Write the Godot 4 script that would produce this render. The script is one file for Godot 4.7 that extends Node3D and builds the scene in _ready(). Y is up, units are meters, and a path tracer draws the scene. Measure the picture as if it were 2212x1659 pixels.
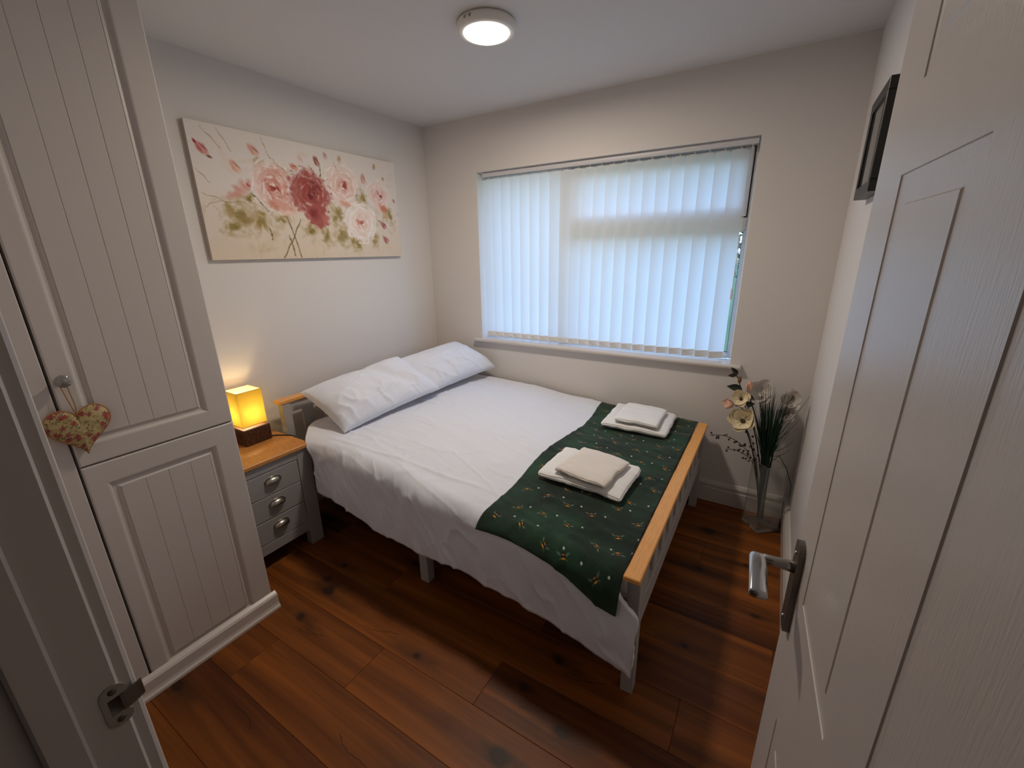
extends Node3D
# A small double bedroom seen from its doorway. x runs along the window wall, z from the window wall to the doorway, y up, metres.

const H := 2.35      # ceiling
const XR := 2.545    # right wall
const ZF := 2.534    # room face of the doorway wall
const ZH := 2.654    # hall face of the doorway wall
const WX0 := 0.457   # window opening
const WX1 := 2.151
const WY0 := 0.878
const WY1 := 2.014

# ---------------------------------------------------------------- mesh builder
class MB:
	var v := PackedVector3Array()
	var u := PackedVector2Array()
	var i := PackedInt32Array()
	var xf := Transform3D()
	func add(p: Vector3, t := Vector2.ZERO) -> int:
		v.append(xf * p)
		u.append(t)
		return v.size() - 1
	func tri(a: int, b: int, c: int) -> void:   # counter-clockwise seen from outside
		i.append(a); i.append(c); i.append(b)
	func quad(a: Vector3, b: Vector3, c: Vector3, d: Vector3, r := Rect2(0, 0, 1, 1)) -> void:
		var n := add(a, r.position)
		add(b, Vector2(r.end.x, r.position.y)); add(c, r.end); add(d, Vector2(r.position.x, r.end.y))
		tri(n, n + 1, n + 2); tri(n, n + 2, n + 3)
	func oquad(a: Vector3, b: Vector3, c: Vector3, d: Vector3, mid: Vector3) -> void:
		if (b - a).cross(c - a).dot((a + b + c + d) / 4.0 - mid) < 0.0:
			quad(d, c, b, a)
		else:
			quad(a, b, c, d)
	func otri(a: Vector3, b: Vector3, c: Vector3, mid: Vector3) -> void:
		var n := add(a); add(b); add(c)
		if (b - a).cross(c - a).dot((a + b + c) / 3.0 - mid) < 0.0:
			tri(n, n + 2, n + 1)
		else:
			tri(n, n + 1, n + 2)
	func box(c: Vector3, s: Vector3, b := 0.002) -> void:   # chamfered box
		var h := s / 2.0
		b = minf(b, minf(h.x, minf(h.y, h.z)) * 0.6)
		var k := h - Vector3.ONE * b
		for ax in 3:
			for sg in [-1.0, 1.0]:
				var q := []
				for m in [[-1, -1], [1, -1], [1, 1], [-1, 1]]:
					var p := Vector3.ZERO
					p[ax] = h[ax] * sg; p[(ax + 1) % 3] = k[(ax + 1) % 3] * m[0]; p[(ax + 2) % 3] = k[(ax + 2) % 3] * m[1]
					q.append(c + p)
				oquad(q[0], q[1], q[2], q[3], c)
		for ax in 3:
			var b1 := (ax + 1) % 3
			var b2 := (ax + 2) % 3
			for s1 in [-1.0, 1.0]:
				for s2 in [-1.0, 1.0]:
					var q := []
					for m in [[-1.0, 0], [1.0, 0], [1.0, 1], [-1.0, 1]]:
						var p := Vector3.ZERO
						p[ax] = k[ax] * m[0]
						p[b1] = s1 * (h[b1] if m[1] == 0 else k[b1])
						p[b2] = s2 * (k[b2] if m[1] == 0 else h[b2])
						q.append(c + p)
					oquad(q[0], q[1], q[2], q[3], c)
		for sx in [-1.0, 1.0]:
			for sy in [-1.0, 1.0]:
				for sz in [-1.0, 1.0]:
					var sgn := Vector3(sx, sy, sz)
					otri(c + sgn * Vector3(h.x, k.y, k.z), c + sgn * Vector3(k.x, h.y, k.z), c + sgn * Vector3(k.x, k.y, h.z), c)
	func span(a: Vector3, b: Vector3, bev := 0.002) -> void:
		box((a + b) / 2.0, (b - a).abs(), bev)
	func grid(nu: int, nv: int, f: Callable, flip := false, wrap := false) -> void:
		var n0 := v.size()
		var cols := nu if wrap else nu + 1
		for b in nv + 1:
			for a in cols:
				add(f.call(float(a) / nu, float(b) / nv), Vector2(float(a) / nu, float(b) / nv))
		for b in nv:
			for a in nu:
				var p := n0 + b * cols + a
				var q := n0 + b * cols + (a + 1) % cols
				if flip:
					tri(p, p + cols, q); tri(q, p + cols, q + cols)
				else:
					tri(p, q, p + cols); tri(q, q + cols, p + cols)
	func sheet(nu: int, nv: int, f: Callable, thick: float) -> void:   # cloth with thickness; du x dv points outward
		var P := []
		for b in nv + 1:
			var row := []
			for a in nu + 1:
				row.append(f.call(float(a) / nu, float(b) / nv))
			P.append(row)
		var n0 := v.size()
		var m := (nu + 1) * (nv + 1)
		for side in 2:
			for b in nv + 1:
				for a in nu + 1:
					var p: Vector3 = P[b][a]
					if side == 1:
						var du: Vector3 = P[b][mini(a + 1, nu)] - P[b][maxi(a - 1, 0)]
						var dv: Vector3 = P[mini(b + 1, nv)][a] - P[maxi(b - 1, 0)][a]
						p = p - du.cross(dv).normalized() * thick
					add(p, Vector2(float(a) / nu, float(b) / nv))
		for b in nv:
			for a in nu:
				var p := n0 + b * (nu + 1) + a
				tri(p, p + 1, p + nu + 1); tri(p + 1, p + nu + 2, p + nu + 1)
				p += m
				tri(p, p + nu + 1, p + 1); tri(p + 1, p + nu + 1, p + nu + 2)
		for a in nu:
			var p := n0 + a
			tri(p, p + m, p + 1); tri(p + 1, p + m, p + m + 1)
			p = n0 + nv * (nu + 1) + a
			tri(p, p + 1, p + m); tri(p + 1, p + m + 1, p + m)
		for b in nv:
			var p := n0 + b * (nu + 1)
			var w := nu + 1
			tri(p, p + w, p + m); tri(p + w, p + m + w, p + m)
			p += nu
			tri(p, p + m, p + w); tri(p + w, p + m, p + m + w)
	func tube(pts: Array, rad, seg := 8, caps := true) -> void:
		var n0 := v.size()
		var side := Vector3.ZERO
		for k in pts.size():
			var d: Vector3 = (pts[mini(k + 1, pts.size() - 1)] - pts[maxi(k - 1, 0)]).normalized()
			if side == Vector3.ZERO:
				side = d.cross(Vector3.UP if absf(d.y) < 0.9 else Vector3.RIGHT).normalized()
			else:
				side = (side - d * side.dot(d)).normalized()
			var up := d.cross(side)
			var r: float = rad[k] if rad is Array else rad
			for a in seg:
				var t := TAU * a / seg
				add(pts[k] + (side * cos(t) + up * sin(t)) * r, Vector2(float(a) / seg, float(k) / pts.size()))
		for k in pts.size() - 1:
			for a in seg:
				var p := n0 + k * seg + a
				var q := n0 + k * seg + (a + 1) % seg
				tri(p, q, p + seg); tri(q, q + seg, p + seg)
		if caps:
			var e := add(pts[0])
			for a in seg:
				tri(e, n0 + (a + 1) % seg, n0 + a)
			e = add(pts[pts.size() - 1])
			var last := n0 + (pts.size() - 1) * seg
			for a in seg:
				tri(e, last + a, last + (a + 1) % seg)
	func lathe(prof: Array, o: Vector3, seg := 32) -> void:   # profile from bottom to top outside
		var n0 := v.size()
		for p in prof:
			for a in seg:
				add(o + Vector3(p.x * cos(TAU * a / seg), p.y, -p.x * sin(TAU * a / seg)), Vector2(float(a) / seg, p.y))
		for k in prof.size() - 1:
			for a in seg:
				var p := n0 + k * seg + a
				var q := n0 + k * seg + (a + 1) % seg
				tri(p, q, p + seg); tri(q, q + seg, p + seg)
	func ball(c: Vector3, r: Vector3, seg := 10) -> void:
		grid(seg, seg / 2, func(a, b): return c + Vector3(sin(PI * b) * cos(TAU * a), -cos(PI * b), -sin(PI * b) * sin(TAU * a)) * r, false, true)
	func prism(poly: Array, o: Vector3, U: Vector3, V: Vector3, W: Vector3) -> void:
		var pp := PackedVector2Array(poly)
		if Geometry2D.is_polygon_clockwise(pp) == (U.cross(V).dot(W) > 0.0):
			pp.reverse()
		var f := U.cross(V).dot(W) > 0.0
		var at := func(p: Vector2) -> Vector3: return o + U * p.x + V * p.y
		var n := pp.size()
		var mid := o + W / 2.0
		var cen := Vector2.ZERO
		for p in pp:
			cen += p / n
		mid = at.call(cen) + W / 2.0
		for k in n:
			var a: Vector3 = at.call(pp[k])
			var b: Vector3 = at.call(pp[(k + 1) % n])
			if f == (not Geometry2D.is_polygon_clockwise(pp)):
				quad(a, b, b + W, a + W)
			else:
				quad(b, a, a + W, b + W)
		var t := Geometry2D.triangulate_polygon(pp)
		for k in range(0, t.size(), 3):
			otri(at.call(pp[t[k]]), at.call(pp[t[k + 1]]), at.call(pp[t[k + 2]]), mid)
			otri(at.call(pp[t[k]]) + W, at.call(pp[t[k + 1]]) + W, at.call(pp[t[k + 2]]) + W, mid)
	# a leaf face (w by h at o, axes U V, facing N) with sunk panels; rings are [inset, depth]
	func leaf(o: Vector3, U: Vector3, V: Vector3, N: Vector3, w: float, h: float, panels: Array, rings: Array, field := true) -> void:
		var xs := [0.0, w]
		var ys := [0.0, h]
		for p in panels:
			for e in [p.position.x, p.end.x]:
				if not xs.has(e): xs.append(e)
			for e in [p.position.y, p.end.y]:
				if not ys.has(e): ys.append(e)
		xs.sort(); ys.sort()
		var at := func(x: float, y: float, d: float) -> Vector3: return o + U * x + V * y + N * d
		var face := func(a: Vector3, b: Vector3, c: Vector3, d: Vector3) -> void:
			oquad(a, b, c, d, (a + b + c + d) / 4.0 - N)
		for ix in xs.size() - 1:
			for iy in ys.size() - 1:
				var m := Vector2((xs[ix] + xs[ix + 1]) / 2.0, (ys[iy] + ys[iy + 1]) / 2.0)
				var inside := false
				for p in panels:
					inside = inside or p.has_point(m)
				if not inside:
					face.call(at.call(xs[ix], ys[iy], 0.0), at.call(xs[ix + 1], ys[iy], 0.0), at.call(xs[ix + 1], ys[iy + 1], 0.0), at.call(xs[ix], ys[iy + 1], 0.0))
		for p in panels:
			var prev := [p, 0.0]
			for r in rings:
				var q: Rect2 = p.grow(-r[0])
				var a: Rect2 = prev[0]
				var da: float = prev[1]
				var ca := [a.position, Vector2(a.end.x, a.position.y), a.end, Vector2(a.position.x, a.end.y)]
				var cq := [q.position, Vector2(q.end.x, q.position.y), q.end, Vector2(q.position.x, q.end.y)]
				for k in 4:
					var l := (k + 1) % 4
					face.call(at.call(ca[k].x, ca[k].y, da), at.call(ca[l].x, ca[l].y, da), at.call(cq[l].x, cq[l].y, r[1]), at.call(cq[k].x, cq[k].y, r[1]))
				prev = [q, r[1]]
			if field:
				var q: Rect2 = prev[0]
				face.call(at.call(q.position.x, q.position.y, prev[1]), at.call(q.end.x, q.position.y, prev[1]), at.call(q.end.x, q.end.y, prev[1]), at.call(q.position.x, q.end.y, prev[1]))
	func soft(c: Vector3, s: Vector3, r: float, n: int, f: Callable) -> void:   # rounded box, welded, moved by f
		var h := s / 2.0
		var seen := {}
		for ax in 3:
			for sg in [-1.0, 1.0]:
				for a in n:
					for b in n:
						var ids := []
						for m in [[0, 0], [1, 0], [1, 1], [0, 1]]:
							var p := Vector3.ZERO
							p[ax] = sg
							p[(ax + 1) % 3] = 2.0 * (a + m[0]) / n - 1.0
							p[(ax + 2) % 3] = 2.0 * (b + m[1]) / n - 1.0
							var key := Vector3i((p * 1000.0).round())
							if not seen.has(key):
								var e := p * h
								var rr := Vector3.ONE * minf(r, minf(h.x, minf(h.y, h.z)) * 0.98)
								var inn := e.clamp(-(h - rr), h - rr)
								var d := e - inn
								var q := inn + d.normalized() * minf(d.length(), rr.x) if d.length() > 1e-6 else e
								seen[key] = add(f.call(c, q, p), Vector2(p.x, p.z) * 0.5 + Vector2(0.5, 0.5))
							ids.append(seen[key])
						if sg > 0.0:
							tri(ids[0], ids[1], ids[2]); tri(ids[0], ids[2], ids[3])
						else:
							tri(ids[0], ids[2], ids[1]); tri(ids[0], ids[3], ids[2])
	func commit() -> ArrayMesh:
		var n := PackedVector3Array()
		n.resize(v.size())
		for k in range(0, i.size(), 3):
			var w := (v[i[k + 2]] - v[i[k]]).cross(v[i[k + 1]] - v[i[k]])
			n[i[k]] += w; n[i[k + 1]] += w; n[i[k + 2]] += w
		for k in n.size():
			n[k] = n[k].normalized() if n[k].length_squared() > 1e-24 else Vector3.UP
		var a := []
		a.resize(Mesh.ARRAY_MAX)
		a[Mesh.ARRAY_VERTEX] = v; a[Mesh.ARRAY_NORMAL] = n; a[Mesh.ARRAY_TEX_UV] = u; a[Mesh.ARRAY_INDEX] = i
		var m := ArrayMesh.new()
		m.add_surface_from_arrays(Mesh.PRIMITIVE_TRIANGLES, a)
		return m

# ---------------------------------------------------------------- nodes
var taken := {}
var M := {}
var rng := RandomNumberGenerator.new()
var nz := FastNoiseLite.new()

func numbered(called: String) -> String:
	taken[called] = taken.get(called, 0) + 1
	return called if taken[called] == 1 else "%s_%03d" % [called, taken[called] - 1]

func where(n: Node) -> Vector3:
	var p := Vector3.ZERO
	while n != self:
		p += n.position
		n = n.get_parent()
	return p

func thing(called: String, at: Vector3, label: String, category: String, group := "") -> Node3D:
	var o := Node3D.new()
	o.name = numbered(called)
	add_child(o)
	o.position = at
	tag(o, label, category, group)
	return o

func tag(o: Node, label: String, category := "", group := "") -> Node:
	o.set_meta("label", label)
	if category: o.set_meta("category", category)
	if group: o.set_meta("group", group)
	return o

# commits a builder whose points are world points
func put(mb: MB, called: String, m: Material, parent: Node = self, label := "") -> MeshInstance3D:
	var o := MeshInstance3D.new()
	o.cast_shadow = GeometryInstance3D.SHADOW_CASTING_SETTING_DOUBLE_SIDED
	if parent == self:
		var lo := mb.v[0]
		var hi := mb.v[0]
		for p in mb.v:
			lo = lo.min(p); hi = hi.max(p)
		var base := Vector3((lo.x + hi.x) / 2.0, lo.y, (lo.z + hi.z) / 2.0)
		for k in mb.v.size():
			mb.v[k] -= base
		o.position = base
		o.name = numbered(called)
	else:
		o.name = called
	o.mesh = mb.commit()
	o.mesh.surface_set_material(0, m)
	parent.add_child(o, true)
	if parent != self:
		o.position = -where(parent)
	if label: o.set_meta("label", label)
	return o

func struct(mb: MB, called: String, m: Material, label: String, parent: Node = self) -> MeshInstance3D:
	var o := put(mb, called, m, parent, label)
	o.set_meta("kind", "structure")
	return o

# ---------------------------------------------------------------- materials
func mat(called: String, c: Color, rough: float, metal := 0.0) -> StandardMaterial3D:
	var m := StandardMaterial3D.new()
	m.resource_name = called
	m.albedo_color = c
	m.roughness = rough
	m.metallic = metal
	M[called] = m
	return m

func noise_tex(freq: float, size := 256, oct := 3, seed_ := 1, lo := Color.BLACK, hi := Color.WHITE) -> NoiseTexture2D:
	var n := FastNoiseLite.new()
	n.seed = seed_
	n.frequency = freq
	n.fractal_octaves = oct
	var t := NoiseTexture2D.new()
	t.width = size; t.height = size; t.seamless = true; t.noise = n
	if lo != Color.BLACK or hi != Color.WHITE:
		var g := Gradient.new()
		g.set_color(0, lo); g.set_color(1, hi)
		t.color_ramp = g
	return t

func bump(m: StandardMaterial3D, t: Texture2D, cm: float, scale: Vector3, world := false) -> void:
	m.heightmap_enabled = true
	m.heightmap_texture = t
	m.heightmap_scale = cm
	m.uv1_triplanar = true
	m.uv1_world_triplanar = world
	m.uv1_scale = scale

func wood(called: String, lo: Color, hi: Color, scale: Vector3, rough: float, seed_ := 3) -> void:
	var m := mat(called, Color.WHITE, rough)
	m.albedo_texture = noise_tex(0.03, 512, 4, seed_, lo, hi)
	m.uv1_triplanar = true
	m.uv1_scale = scale

func materials() -> void:
	var plaster := noise_tex(0.05, 256, 3, 5)
	bump(mat("wall", Color8(222, 217, 213), 0.85), plaster, 0.03, Vector3.ONE * 1.5, true)
	bump(mat("ceiling", Color8(218, 216, 215), 0.9), plaster, 0.03, Vector3.ONE * 1.5, true)
	mat("gloss", Color8(212, 204, 198), 0.32)
	var grainy := noise_tex(0.08, 256, 3, 9)
	bump(mat("door", Color8(206, 198, 192), 0.33), grainy, 0.03, Vector3(14, 1.2, 14), true)
	mat("wardrobe", Color8(204, 196, 190), 0.42)
	mat("upvc", Color8(236, 238, 240), 0.3)
	mat("black_rubber", Color8(18, 18, 19), 0.7)
	mat("underlay", Color8(92, 80, 66), 0.95)
	mat("vent_ink", Color8(40, 36, 33), 0.8)
	mat("grey_paint", Color8(160, 157, 156), 0.5)
	mat("bed_paint", Color8(176, 172, 169), 0.5)
	wood("oak_z", Color8(226, 154, 78), Color8(246, 186, 108), Vector3(9, 9, 0.7), 0.42)
	wood("oak_x", Color8(186, 120, 56), Color8(216, 152, 80), Vector3(0.8, 6, 6), 0.42, 7)
	var linen := noise_tex(0.2, 256, 2, 12)
	bump(mat("linen", Color8(227, 230, 240), 0.9), linen, 0.04, Vector3.ONE * 6)
	bump(mat("sheet", Color8(214, 207, 203), 0.9), linen, 0.04, Vector3.ONE * 6)
	bump(mat("towel", Color8(250, 249, 248), 0.95), noise_tex(0.35, 256, 2, 21), 0.25, Vector3.ONE * 7)
	bump(mat("towel_cream", Color8(240, 233, 226), 0.95), noise_tex(0.35, 256, 2, 22), 0.25, Vector3.ONE * 7)
	mat("nickel", Color8(176, 170, 162), 0.28, 1.0)
	mat("chrome", Color8(190, 190, 192), 0.16, 1.0)
	mat("gunmetal", Color8(120, 112, 106), 0.38, 1.0)
	mat("dull_steel", Color8(186, 180, 172), 0.5, 0.8)
	mat("black_frame", Color8(22, 19, 18), 0.4)
	mat("black_cord", Color8(14, 13, 13), 0.5)
	mat("black_print", Color8(30, 30, 32), 0.25)
	var sl := mat("slat", Color8(238, 238, 236), 0.85)
	sl.backlight_enabled = true
	sl.backlight = Color(0.98, 0.99, 1.0)
	sl.cull_mode = BaseMaterial3D.CULL_DISABLED
	mat("weight", Color8(232, 228, 222), 0.5)
	mat("rail_alu", Color8(206, 206, 210), 0.4)
	var glass := mat("glass", Color(0.9, 0.95, 0.96, 0.06), 0.03)
	glass.transparency = BaseMaterial3D.TRANSPARENCY_ALPHA
	var vp := mat("vase_pane", Color(0.8, 0.82, 0.8, 0.075), 0.03)
	vp.transparency = BaseMaterial3D.TRANSPARENCY_ALPHA
	var vg := mat("vase_glass", Color(0.93, 0.96, 0.95, 0.03), 0.02)
	vg.refraction_enabled = true
	vg.refraction_scale = 0.05
	vg.transparency = BaseMaterial3D.TRANSPARENCY_ALPHA
	var cg := mat("knob_glass", Color8(150, 146, 142), 0.15)
	cg.metallic = 0.35
	var shade := mat("shade", Color8(236, 172, 36), 0.8)
	shade.backlight_enabled = true
	shade.backlight = Color(0.62, 0.6, 0.28)
	shade.cull_mode = BaseMaterial3D.CULL_DISABLED
	var lining := mat("shade_lining", Color8(250, 246, 236), 0.9)
	lining.backlight_enabled = true
	lining.backlight = Color(1, 1, 1)
	mat("shade_trim", Color8(120, 84, 30), 0.7)
	var glow := mat("bulb_glow", Color(1, 0.9, 0.7), 0.5)
	glow.emission_enabled = true
	glow.emission = Color(1.0, 0.85, 0.55)
	glow.emission_energy_multiplier = 4.0
	var led := mat("led_glow", Color(1, 1, 1), 0.5)
	led.emission_enabled = true
	led.emission = Color(1.0, 0.95, 0.86)
	led.emission_energy_multiplier = 3.0
	mat("white_plastic", Color8(244, 240, 234), 0.45)
	mat("twine", Color8(176, 116, 56), 0.9)
	mat("leaf_dark", Color8(40, 44, 36), 0.5)
	mat("stem_dark", Color8(42, 36, 28), 0.7)
	mat("grass_blade", Color8(28, 62, 44), 0.6)
	mat("petal", Color8(240, 226, 190), 0.7)
	mat("petal_pink", Color8(238, 196, 172), 0.7)
	var sheer := mat("petal_sheer", Color8(224, 217, 210), 0.7)
	sheer.backlight_enabled = true
	sheer.backlight = Color(0.8, 0.78, 0.76)
	mat("stamen", Color8(70, 54, 36), 0.9)
	mat("berry", Color8(58, 22, 26), 0.4)
	mat("tan_twig", Color8(120, 92, 62), 0.8)
	mat("tree_leaf", Color8(60, 84, 68), 0.7)
	mat("bark", Color8(80, 64, 50), 0.9)
	bump(mat("lawn", Color8(84, 104, 62), 1.0), grainy, 0.5, Vector3.ONE, true)
	bump(mat("brick", Color8(150, 104, 84), 0.9), grainy, 0.3, Vector3.ONE * 2, true)
	mat("hall_floor", Color8(96, 70, 48), 0.6)
	M["canvas"] = mat("canvas", Color.WHITE, 0.85)
	M.canvas.albedo_texture = paint_roses()
	mat("canvas_edge", Color8(196, 182, 168), 0.85)
	mat("blanket", Color.WHITE, 0.92).albedo_texture = paint_bees()
	M.blanket.rim_enabled = true
	M.blanket.rim = 0.25
	M.blanket.rim_tint = 1.0
	mat("blanket_hem", Color8(30, 62, 36), 0.95)
	mat("heart_print", Color.WHITE, 0.7).albedo_texture = paint_heart()
	mat("carved", Color.WHITE, 0.55).albedo_texture = paint_carving()
	for k in 8:
		mat("plank%d" % k, Color.WHITE, 0.46).albedo_texture = paint_plank(k)
		M["plank%d" % k].metallic_specular = 0.36

# ---------------------------------------------------------------- prints and grain
func dab(im: Image, c: Vector2, r: Vector2, turn: float, col: Color, a: float, hard := 0.5, rough := 0.25) -> void:   # a soft brush mark, in parts of the picture's width and height
	var w := im.get_width()
	var h := im.get_height()
	var R := maxf(r.x, r.y) * 1.3
	var k := float(w)
	var cx := c.x * w
	var cy := c.y * h
	var cs := cos(turn)
	var sn := sin(turn)
	for y in range(maxi(0, int(cy - R * k)), mini(h, int(cy + R * k) + 1)):
		for x in range(maxi(0, int(cx - R * k)), mini(w, int(cx + R * k) + 1)):
			var dx := (x - cx) / k
			var dy := (y - cy) / k
			var e := Vector2((dx * cs + dy * sn) / r.x, (-dx * sn + dy * cs) / r.y).length()
			e += rough * nz.get_noise_2d(x * 2.6 + cx, y * 2.6 + cy * 3.0)
			if e < 1.0:
				var t := a * clampf((1.0 - e) / maxf(1.0 - hard, 0.01), 0.0, 1.0)
				im.set_pixel(x, y, im.get_pixel(x, y).lerp(col, t))

func stroke(im: Image, pts: Array, r: float, col: Color, a := 0.8) -> void:
	var asp := float(im.get_width()) / im.get_height()
	for k in pts.size() - 1:
		var d: Vector2 = pts[k + 1] - pts[k]
		var n := maxi(2, int(Vector2(d.x, d.y / asp).length() / (r * 0.8)))
		for j in n + 1:
			var t := float(j) / n
			dab(im, pts[k] + d * t + Vector2(0, 0.006 * sin(t * 9.0 + k)), Vector2(r, r) * (1.0 - 0.35 * absf(t - 0.5)), 0.0, col, a * 0.6, 0.3, 0.2)

func rose(im: Image, c: Vector2, r: float, pale: Color, mid: Color, core: Color, n := 11) -> void:
	var k2 := Vector2(1.0, 2.05)
	dab(im, c, Vector2(r, r * 0.96), 0.0, pale, 0.9, 0.7, 0.55)
	for lap in [[0.72, 0.44, 0.30, 0.15, 0.45], [0.50, 0.40, 0.24, 0.3, 0.75], [0.28, 0.30, 0.17, 0.55, 1.0]]:
		var off := rng.randf() * TAU
		var m: int = int(n * (0.7 if lap[0] > 0.4 else 0.5))
		for k in m:
			var t := off + TAU * k / m + rng.randf_range(-0.3, 0.3)
			var d := Vector2(cos(t), sin(t))
			var p: Vector2 = c + d * k2 * r * lap[0] * rng.randf_range(0.85, 1.12)
			var turn := t + PI / 2 + rng.randf_range(-0.3, 0.3)
			dab(im, p, Vector2(r * lap[1], r * lap[2]) * rng.randf_range(0.8, 1.15), turn, pale.lerp(mid, rng.randf_range(lap[3], lap[4])), 0.75, 0.35, 0.8)
			dab(im, p - d * k2 * r * lap[2] * 0.55, Vector2(r * lap[1] * 0.8, r * 0.05), turn, mid.lerp(core, rng.randf_range(0.0, 0.45)), 0.55, 0.2, 0.9)
			dab(im, p + d * k2 * r * lap[2] * 0.75, Vector2(r * lap[1] * 0.9, r * 0.055), turn, pale.lightened(0.45), 0.8, 0.25, 0.9)
	var o := c + Vector2(rng.randf_range(-0.1, 0.16), rng.randf_range(-0.1, 0.2)) * r
	for k in 6:
		dab(im, o + Vector2(rng.randf_range(-0.16, 0.16), rng.randf_range(-0.22, 0.22)) * r, Vector2(r * rng.randf_range(0.1, 0.2), r * rng.randf_range(0.05, 0.11)), rng.randf() * TAU, core.lerp(mid, rng.randf() * 0.5), 0.85, 0.3, 0.8)
	dab(im, o, Vector2(r * 0.1, r * 0.06), 0.9, core.darkened(0.3), 0.8, 0.2, 0.5)

func bud(im: Image, c: Vector2, r: float, turn: float, col: Color) -> void:
	dab(im, c, Vector2(r * 1.25, r * 0.72), turn, col.lightened(0.3), 0.9, 0.6, 0.3)
	dab(im, c + Vector2(-0.3, 0.1) * r, Vector2(r * 1.0, r * 0.32), turn + 0.25, col, 0.85, 0.3, 0.3)
	dab(im, c + Vector2(0.25, -0.4) * r, Vector2(r * 0.9, r * 0.2), turn - 0.2, col.darkened(0.25), 0.7, 0.3, 0.3)

func paint_roses() -> ImageTexture:
	var w := 1024
	var h := 496
	var im := Image.create_empty(w, h, false, Image.FORMAT_RGB8)
	rng.seed = 11
	for y in h:
		for x in w:
			var t := float(y) / h
			var n := nz.get_noise_2d(x * 0.5, y * 0.5) * 0.5 + nz.get_noise_2d(x * 2.0 + 90.0, y * 1.4) * 0.25
			var c := Color8(230, 221, 214).lerp(Color8(222, 203, 178), clampf(t * 1.5 - 0.55 + n * 0.5 - 0.25 * absf(float(x) / w - 0.35), 0.0, 1.0))
			im.set_pixel(x, y, c.lerp(Color8(238, 226, 216), clampf(n * 0.8, 0.0, 0.6)))
	var olive := Color8(150, 126, 62)
	var tan := Color8(190, 160, 110)
	var blush := Color8(236, 206, 192)
	var white := Color8(244, 232, 224)
	var salmon := Color8(206, 128, 112)
	var red := Color8(168, 62, 50)
	# background wash and faint foliage
	for k in 46:
		dab(im, Vector2(rng.randf_range(0.05, 0.97), rng.randf_range(0.45, 0.95)), Vector2(rng.randf_range(0.02, 0.06), rng.randf_range(0.01, 0.02)), rng.randf() * TAU, [tan, Color8(222, 198, 158), Color8(200, 186, 140), blush][k % 4], 0.35, 0.1, 0.5)
	for k in 24:
		dab(im, Vector2(rng.randf_range(0.1, 0.97), rng.randf_range(0.08, 0.45)), Vector2(0.04, 0.012), rng.randf() * TAU, [blush, white, Color8(224, 206, 178)][k % 3], 0.4, 0.1, 0.5)
	for k in 90:   # dry brush over the lower half
		var q := Vector2(rng.randf(), rng.randf_range(0.5, 1.0))
		dab(im, q, Vector2(0.004, rng.randf_range(0.02, 0.05)), rng.randf_range(-0.5, 0.5), [tan, Color8(236, 218, 190), Color8(206, 178, 132), Color8(226, 204, 170)][k % 4], 0.3, 0.1, 0.9)
	# leaves
	for l in [[0.135, 0.65, 0.058, 0.046, 0.4], [0.10, 0.74, 0.04, 0.02, -0.6], [0.215, 0.67, 0.034, 0.042, 0.3], [0.594, 0.58, 0.03, 0.05, 0.2], [0.516, 0.78, 0.02, 0.05, -0.4], [0.614, 0.79, 0.04, 0.045, 0.5], [0.815, 0.82, 0.022, 0.034, 0.2], [0.755, 0.40, 0.028, 0.035, 0.0], [0.69, 0.86, 0.03, 0.03, 0.7], [0.171, 0.51, 0.026, 0.014, -0.5], [0.309, 0.655, 0.034, 0.016, 0.1], [0.239, 0.22, 0.02, 0.014, -0.6], [0.344, 0.255, 0.03, 0.009, 0.7], [0.93, 0.56, 0.03, 0.03, 0.3], [0.44, 0.74, 0.03, 0.03, 0.8]]:
		var c := olive.lerp(Color8(132, 122, 58), rng.randf())
		dab(im, Vector2(l[0], l[1]), Vector2(l[2], l[3]) * 1.5, l[4], c.lerp(tan, 0.45), 0.6, 0.15, 0.7)
		for j in 5:
			dab(im, Vector2(l[0], l[1]) + Vector2(rng.randf_range(-0.7, 0.7) * l[2], rng.randf_range(-1.2, 1.2) * l[3]), Vector2(l[2] * 0.6, l[3] * 0.32), rng.randf() * TAU, c.lerp(tan, rng.randf() * 0.6), 0.6, 0.2, 0.8)
		dab(im, Vector2(l[0] + 0.008, l[1] + 0.012), Vector2(l[2], l[3]) * 0.6, l[4] + 0.5, c.darkened(0.18), 0.45, 0.2, 0.5)
		stroke(im, [Vector2(l[0] - l[2] * 0.7, l[1] - 0.02), Vector2(l[0] + l[2] * 0.7, l[1] + 0.03)], 0.0022, c.lightened(0.35), 0.5)
	# stems
	var sd := Color8(96, 80, 36)
	for s in [[0.397, 0.655, 0.29, 0.995], [0.333, 0.64, 0.375, 0.995], [0.196, 0.466, 0.257, 0.607], [0.245, 0.733, 0.252, 0.838], [0.532, 0.175, 0.522, 0.296], [0.33, 0.80, 0.345, 0.98], [0.72, 0.42, 0.73, 0.30], [0.85, 0.62, 0.88, 0.64], [0.61, 0.12, 0.63, 0.22]]:
		stroke(im, [Vector2(s[0], s[1]), Vector2((s[0] + s[2]) / 2 + 0.004, (s[1] + s[3]) / 2), Vector2(s[2], s[3])], 0.005, sd, 0.9)
	for s in [[0.106, 0.022, 0.146, 0.168], [0.009, 0.332, 0.047, 0.421], [0.05, 0.03, 0.11, 0.16], [0.274, 0.024, 0.293, 0.151]]:
		stroke(im, [Vector2(s[0], s[1]), Vector2(s[2], s[3])], 0.003, tan.darkened(0.15), 0.7)
	stroke(im, [Vector2(0.293, 0.151), Vector2(0.33, 0.22), Vector2(0.376, 0.277), Vector2(0.42, 0.27)], 0.004, olive.darkened(0.15), 0.8)
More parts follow.
